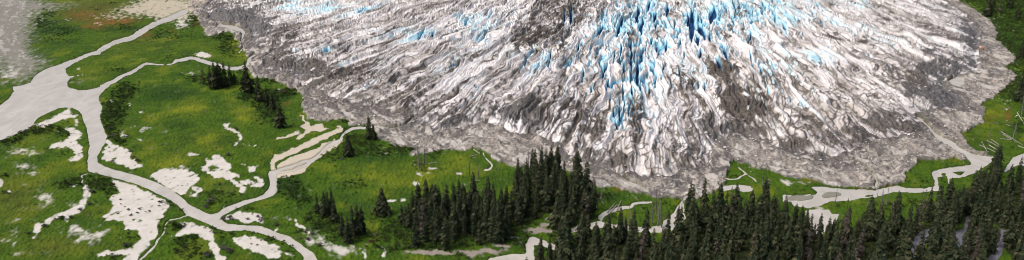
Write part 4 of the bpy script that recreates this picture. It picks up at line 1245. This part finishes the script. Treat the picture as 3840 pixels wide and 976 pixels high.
def scatter(fmask_w, n, seed):
    """random terrain nodes weighted by plan area times a density"""
    g = np.random.default_rng(seed)
    dy = np.gradient(rows)[:, None]
    w = fmask_w * dy * Y
    w[:14] = 0
    w[:, :70] = 0
    w[:, -70:] = 0
    w = w.ravel() / w.sum()
    k_ = g.choice(len(w), n, p=w)
    jx = g.uniform(-.5, .5, n) * (Y.ravel()[k_] * (cols[1000] - cols[999]))
    return X.ravel()[k_] + jx, Y.ravel()[k_], Z.ravel()[k_], k_


den = (stone * (d_ice < 2) * (wat < .2) * ss(-.2, .4, nd2 + .2) + .5 * (d_ice > 0) * np.exp(-di / 18) + .6 * hill * (d_hill < 8)) * (py0 > -60)
xs, ys, zs, kk_ = scatter(den, 5200, 3)
Vs, Qs, As, off = [], [], [], 0
g = np.random.default_rng(8)
for x, y, z in zip(xs, ys, zs):
    V, Q = pool[g.integers(4)]
    s_ = .35 + g.exponential(.33)
    s_ = min(s_, 2.0)
    a = g.uniform(0, 6.28)
    c, s = math.cos(a) * s_, math.sin(a) * s_
    Vs.append(np.stack([V[:, 0] * c - V[:, 1] * s + x, V[:, 0] * s + V[:, 1] * c + y, V[:, 2] * s_ + z], 1))
    Qs.append(Q + off)
    As.append(np.full(len(V), g.random() ** 1.6))
    off += len(V)
o = link('rubble', np_mesh('rubble', np.concatenate(Vs), np.concatenate(Qs), attrs={'var': np.concatenate(As)}), M_RUB)
o['kind'] = 'stuff'
tag(o, 'loose grey and pale stones strewn over the moraine', 'rubble')


# ---- shrubs
def shrub_geo(seed, n=46, leaf=.34):
    R_ = random.Random(seed)
    V, Q = [], []
    lob = [(R_.uniform(-.5, .5), R_.uniform(-.5, .5), R_.uniform(.3, .8), R_.uniform(.35, .6)) for _ in range(5)]
    for i in range(n):
        lx, ly, lz, lr = R_.choice(lob)
        a, e = R_.uniform(0, 6.28), R_.uniform(-.3, 1.5)
        rr = lr * R_.uniform(.55, 1.05)
        c = np.array([lx + rr * math.cos(a) * math.cos(e), ly + rr * math.sin(a) * math.cos(e), max(.05, lz + rr * math.sin(e) * .8)])
        d1 = np.array([R_.gauss(0, 1), R_.gauss(0, 1), R_.gauss(0, .6)])
        d1 /= np.linalg.norm(d1)
        d2 = np.cross(d1, (R_.gauss(0, 1), R_.gauss(0, 1), R_.gauss(0, 1)))
        d2 /= np.linalg.norm(d2) + 1e-6
        l, w = leaf * R_.uniform(.6, 1.2), leaf * R_.uniform(.35, .7)
        o_ = len(V)
        V += [c - d1 * l * .5, c + d2 * w * .5, c + d1 * l * .5, c - d2 * w * .5]
        Q.append((o_, o_ + 1, o_ + 2, o_ + 3))
    return np.array(V), np.array(Q)


BUSH = blobs('C 930,60,90,60,1.4 850,170,90,60,1.6 830,260,70,60,1.5 820,330,50,40,1 880,390,70,40,1 920,430,60,30,.8 1000,40,60,40,.6 300,330,120,26,1.6 180,360,110,26,1.6 60,410,90,26,1.6 0,450,60,30,1.4 420,330,90,30,1.2 470,370,60,26,1 480,500,70,35,.6 640,400,25,90,.5 250,420,80,20,.4 900,220,60,50,.8 1150,240,80,25,.5 '
             'E 760,90,110,60,1.5 560,80,110,40,1.2 700,60,60,30,1.2 500,110,60,20,1 980,480,80,40,.6 950,560,90,25,.7 1150,170,140,20,.6 1260,240,40,40,.8 1230,400,60,60,.8 20,30,50,30,.9 30,160,40,40,.7 850,150,60,60,.4 230,450,60,30,.5 330,300,90,20,.3 870,640,90,20,.9 '
             'F 60,240,60,60,1 50,410,60,30,1.2 90,530,120,50,1.1 150,600,120,50,1 330,420,90,50,.8 400,470,90,30,.7 600,450,140,25,.7 800,500,90,40,.8 900,560,80,50,.9 280,150,90,40,.5 400,180,90,60,.6 500,170,80,30,.4 880,70,90,60,1 950,150,110,60,.9 1000,200,90,60,.8 840,130,50,40,.8 1080,380,90,60,1.2 1180,430,100,70,1.2 600,270,160,20,.6 1130,330,80,60,.9 '
             '960,460,60,20,.6 D 660,80,90,60,1.2 780,100,90,60,1 720,180,90,60,.9 820,240,70,40,.8 560,80,60,40,.7 860,40,90,26,1.4 910,55,50,30,1 700,260,90,40,.5 1240,500,70,50,.8 1180,560,90,60,.6 950,500,110,30,.6 300,560,60,30,.3 '
             'G 150,440,90,50,1.6 60,420,70,60,1 30,330,50,25,.8 250,500,120,50,.9 400,480,90,40,1 500,500,60,30,1 700,515,60,25,.9 850,490,90,20,.6 30,270,40,14,.9 1050,500,60,30,.6 600,600,60,50,.7 1000,600,120,40,.3 H 60,470,110,60,1.1 250,330,90,40,.6 400,400,110,60,1.2 450,500,110,60,1.1 330,500,140,50,.9 300,570,110,30,.8 480,570,80,30,.9 700,560,160,25,1.5 950,530,140,35,1.5 1150,535,110,20,1.4 '
             '900,500,60,60,1 820,610,110,26,.8 900,640,90,20,.8 100,80,140,40,.5 60,120,120,30,.5 150,500,90,30,.8 J 80,420,110,70,1.4 80,540,90,50,1 210,600,70,40,1.2 310,430,60,40,1.2 480,370,130,40,1.2 560,330,90,60,1 700,180,90,40,.6 820,190,100,26,.7 780,330,90,30,.6 1020,260,90,40,.8 1190,260,60,50,.7 300,500,60,30,.8 '
             'L 880,130,110,24,.6 480,170,50,20,.5 1180,250,70,35,.8 640,360,40,60,1 400,40,70,30,.4 620,30,100,30,.5 N 300,260,140,50,.7 480,230,160,50,.6 470,70,110,40,.6 560,410,80,30,1.2 830,300,50,60,1.5 820,400,50,40,1.5 680,70,30,40,.6 1250,200,60,60,1 1200,350,90,30,1 150,270,60,60,.7 M 620,590,140,20,.5 1230,60,110,90,1.4 1150,40,60,60,1 1250,300,60,60,1 1000,440,110,60,.3 1200,440,90,60,.6 '
             'O 1100,60,160,80,1.2 1200,180,160,120,1.2 1150,320,110,60,1.3 1240,420,80,120,1.4 900,20,110,40,1.1 1170,520,60,30,.9 1230,620,60,60,1.1 1000,130,60,50,.8 A 300,170,70,40,.8 380,110,70,20,.8 330,70,40,16,.8 450,250,160,80,.5 950,210,110,30,.6 880,530,90,40,.6 1250,440,70,30,.6 980,640,80,25,.7 850,30,60,16,.5 900,85,30,10,.7 1100,95,40,10,.7 1250,15,40,10,.7 1200,150,60,12,.6 700,70,110,20,.35 560,440,110,40,.3 1200,260,120,80,.4 '
             'B 170,160,60,60,.7 90,260,120,60,.4 400,280,110,30,1 420,360,90,50,.8 470,430,70,40,.5 230,600,140,40,.9 450,620,120,40,1 700,620,110,18,1 560,560,50,40,.6 760,625,60,15,.9 350,640,110,40,1')
bf = blob(BUSH, px0 + wx * 2, py0 + wy * 2)
dn = (ss(.15, .9, bf + .3 * mid) * 1.0 + .035 * (luf > .3) + .02 + .13 * (sandp > .3) * ss(.45, .75, fbm(X / 20, Y / 30, 320, 3))) * np.clip(veg + .35 * (sandp > .3), 0, 1) * (wat < .08) * (d_ice < -1) * (py0 > -40) * (py0 < 1100)
xs, ys, zs, kk_ = scatter(dn, 9000, 5)
SG = [shrub_geo(i, 30, .55) for i in range(5)]
Vs, Qs, As, off = [], [], [], 0
bfl = bf.ravel()
hfl = np.maximum(hill, (px0 > 1200) * (py0 > 480) * .6).ravel()
for x, y, z, ki in zip(xs, ys, zs, kk_):
    V, Q = SG[g.integers(5)]
    s_ = g.uniform(.7, 1.6) * (1 + .75 * min(1.3, bfl[ki]))
    Vs.append(np.stack([V[:, 0] * s_ + x, V[:, 1] * s_ + y, V[:, 2] * s_ * .8 + z - .25], 1))
    Qs.append(Q + off)
    As.append(np.full(len(V), np.clip(g.random() * .9 + .35 - .40 * min(bfl[ki], 1) + .75 * hfl[ki], 0, 1)))
    off += len(V)
o = link('shrubbery', np_mesh('shrubbery', np.concatenate(Vs), np.concatenate(Qs), attrs={'var': np.concatenate(As)}), M_SHRUB)
o['kind'] = 'stuff'
tag(o, 'dense low green scrub over the meadows and stream banks', 'shrubbery')

SHG = [np_mesh('grey_foliage', *shrub_geo(60 + i, 90, .40)) for i in range(3)]
SHO = [np_mesh('green_foliage', *shrub_geo(70 + i, 110, .42)) for i in range(3)]


def stems_geo(seed):
    R_ = random.Random(seed)
    return join([cone_tube([(R_.uniform(-.1, .1), R_.uniform(-.1, .1), -.05), (math.cos(a) * .5, math.sin(a) * .5, R_.uniform(.6, 1.0))], [.035, .012], 5) for a in [R_.uniform(0, 6.28) for _ in range(9)]])


STEM = np_mesh('shrub_stems', *stems_geo(3))
STEM.materials.append(M_BARK)
for me in SHG:
    me.materials.append(M_SHRUBG)
for me in SHO:
    me.materials.append(M_SHRUB_O)
SHR = [  # tile x y width kind label
    ('F', 300, 235, 95, 'g', 'largest grey bush at the meadow point above the river fork'), ('F', 270, 265, 60, 'g', 'grey bush in front of the largest one above the river fork'), ('F', 330, 200, 60, 'g', 'grey bush behind the largest one above the river fork'), ('F', 400, 360, 60, 'g', 'grey bush at the tip of the sand spit in the fork'), ('F', 450, 350, 70, 'g', 'second grey bush on the sand spit in the fork'), ('F', 580, 355, 40, 'g', 'small grey bush in the middle of the sand spit'), ('F', 685, 360, 60, 'g', 'grey bush at the far end of the sand spit'), ('F', 660, 335, 45, 'g', 'small grey bush near the far end of the sand spit'),
    ('F', 400, 580, 80, 'g', 'grey green bush between the two lower sand flats'), ('F', 440, 600, 90, 'g', 'wide grey bush between the two lower sand flats'), ('F', 280, 630, 100, 'g', 'grey bush at the lowest sand flat corner'), ('F', 610, 540, 26, 'g', 'tiny grey bush on the oval sand flat'), ('F', 655, 550, 28, 'g', 'second tiny grey bush on the oval sand flat'), ('F', 1040, 510, 60, 'g', 'dark grey bush in the stony scrub by the last river bend'), ('F', 1120, 555, 70, 'g', 'grey bush at the gravel shore of the last river bend'), ('F', 980, 500, 50, 'g', 'grey bush at the scrub edge by the last river bend'),
    ('F', 800, 400, 60, 'g', 'grey bush on the meadow rim over the sand spit'), ('F', 1070, 470, 60, 'g', 'grey bush in the middle of the stony scrub'), ('F', 170, 490, 90, 'o', 'olive bush at the head of the lower scrub patch'), ('F', 50, 405, 110, 'o', 'round dark green bush beside the thin creek'), ('F', 370, 90, 45, 'g', 'grey bush among the sand patches above the fork'),
    ('D', 435, 525, 55, 'g', 'grey bush on the meadow beside the hook shaped sand patch'), ('D', 495, 330, 50, 'g', 'small grey bush at the winding sand streak'), ('D', 345, 470, 30, 'g', 'tiny grey bush above the hook shaped sand patch'),
    ('C', 1010, 545, 55, 'g', 'grey bush on the river sand bank'), ('C', 1040, 570, 60, 'g', 'second grey bush on the river sand bank'), ('C', 985, 500, 40, 'g', 'grey bush at the upper rim of the river sand bank'), ('C', 850, 380, 60, 'g', 'grey bush where the dark thicket meets the river sand bank'), ('C', 830, 325, 55, 'g', 'grey bush at the river side of the dark thicket'), ('C', 850, 575, 40, 'g', 'small grey bush at the lower rim of the river sand bank'), ('C', 800, 440, 22, 'g', 'tiny grey bush at the top of the river sand bank'), ('C', 825, 465, 24, 'g', 'tiny grey bush in the middle of the river sand bank'),
    ('E', 610, 285, 60, 'g', 'grey bush in the elbow of the winding sand channel'), ('E', 680, 240, 55, 'g', 'grey bush right of the winding sand channel'), ('E', 540, 345, 50, 'g', 'grey bush under the sand channel elbow'), ('E', 470, 355, 70, 'o', 'dark bush below the winding sand channel'), ('E', 420, 360, 40, 'g', 'small grey bush touching the winding sand channel'), ('E', 335, 410, 70, 'g', 'grey bush near the lower end of the winding sand channel'), ('E', 1060, 280, 40, 'g', 'grey bush in the middle of the great sand flat'), ('E', 1130, 290, 26, 'g', 'tiny grey bush beside the middle one on the great sand flat'), ('E', 1040, 305, 30, 'o', 'green bush by the grey one on the great sand flat'),
    ('E', 970, 285, 36, 'o', 'green bush at the meadow side of the great sand flat'), ('E', 985, 325, 36, 'o', 'lower green bush on the great sand flat'), ('E', 910, 205, 26, 'o', 'small green bush on the upper great sand flat'), ('E', 915, 240, 22, 'o', 'tiny green bush under the upper one on the great sand flat'), ('E', 1220, 230, 50, 'o', 'green bush on the river end of the great sand flat'), ('E', 700, 150, 60, 'g', 'grey bush in the dark thicket beside the sand channel'), ('E', 210, 465, 50, 'g', 'dark grey bush past the end of the winding sand channel'), ('E', 890, 310, 30, 'o', 'green bush on the ragged rim of the great sand flat'), ('E', 950, 560, 70, 'g', 'grey bush on the tongue below the great sand flat'),
    ('H', 225, 530, 60, 'w', 'reddish bush between the clump and the sand path'), ('G', 0, 560, 40, 'g', 'ashen bush under the broad black spruce'), ('N', 735, 560, 50, 'y', 'yellow green bush on the bank of the shaded creek'), ('N', 1180, 365, 40, 'y', 'yellow bush beside the fallen trunk in the corner forest'), ('D', 860, 55, 60, 'w', 'dark dead root tangle on the meadow rim beside the moraine'), ('J', 655, 180, 60, 'w', 'brown root tangle among the fallen trunks'),
]
M_RED = plant_mat('reddish_twigs', (.085, .05, .042), (.10, .062, .05), (.06, .04, .035))
M_YB = plant_mat('yellow_leaves', (.16, .16, .02), (.2, .18, .03), (.12, .12, .02))
SHW, SHY = SHG[0].copy(), SHG[1].copy()
for me, mt in ((SHW, M_RED), (SHY, M_YB)):
    me.materials.clear()
    me.materials.append(mt)
for i, (t, x, y, w, kd, lab) in enumerate(SHR):
    px, py = tp(t, x, y)
    xx, yy, zz = at(px, py)
    s_ = (w / S2) * .5 * math.hypot(yy, CAMH) / F * 1.0
    s = root('shrub', lab, 'shrub', (xx, yy, max(zz, 0) - .1), R.uniform(0, 6.28), (s_, s_, s_ * .72))
    link('foliage', {'g': SHG[i % 3], 'o': SHO[i % 3], 'w': SHW, 'y': SHY}[kd], None, s)
    link('stems', STEM, None, s)

# ------------------------------------------------------------------ daylight
SUN_EL, SUN_AZ = math.radians(52), math.radians(-105)     # azimuth from +Y towards +X
w = bpy.data.worlds.new('World')
scene.world = w
w.use_nodes = True
nt = w.node_tree
sky = nt.nodes.new('ShaderNodeTexSky')
sky.sky_type = 'NISHITA'
sky.sun_disc = False
sky.sun_elevation = SUN_EL
sky.sun_rotation = SUN_AZ
sky.air_density = 1.0
sky.dust_density = 8.0
sky.ozone_density = 0.3
bg = nt.nodes['Background']
bg.inputs['Strength'].default_value = 0.13
nt.links.new(sky.outputs[0], bg.inputs['Color'])
sd = bpy.data.lights.new('sun', 'SUN')
sd.energy = 1.1
sd.angle = math.radians(25)
sd.color = (1.0, .995, .985)
so = bpy.data.objects.new('sun', sd)
COL.objects.link(so)
from mathutils import Vector
dirv = Vector((math.sin(SUN_AZ) * math.cos(SUN_EL), math.cos(SUN_AZ) * math.cos(SUN_EL), math.sin(SUN_EL)))
so.rotation_euler = dirv.to_track_quat('Z', 'Y').to_euler()
so.location = (0, 0, 400)

vs = scene.view_settings
vs.view_transform = 'Standard'
vs.look = 'None'
vs.gamma = 1
vs.use_curve_mapping = False
vs.exposure = 0.15
scene.cycles.pixel_filter_type = 'BLACKMAN_HARRIS'
scene.cycles.filter_width = 1.0
scene.cycles.max_bounces = 5
scene.cycles.diffuse_bounces = 3
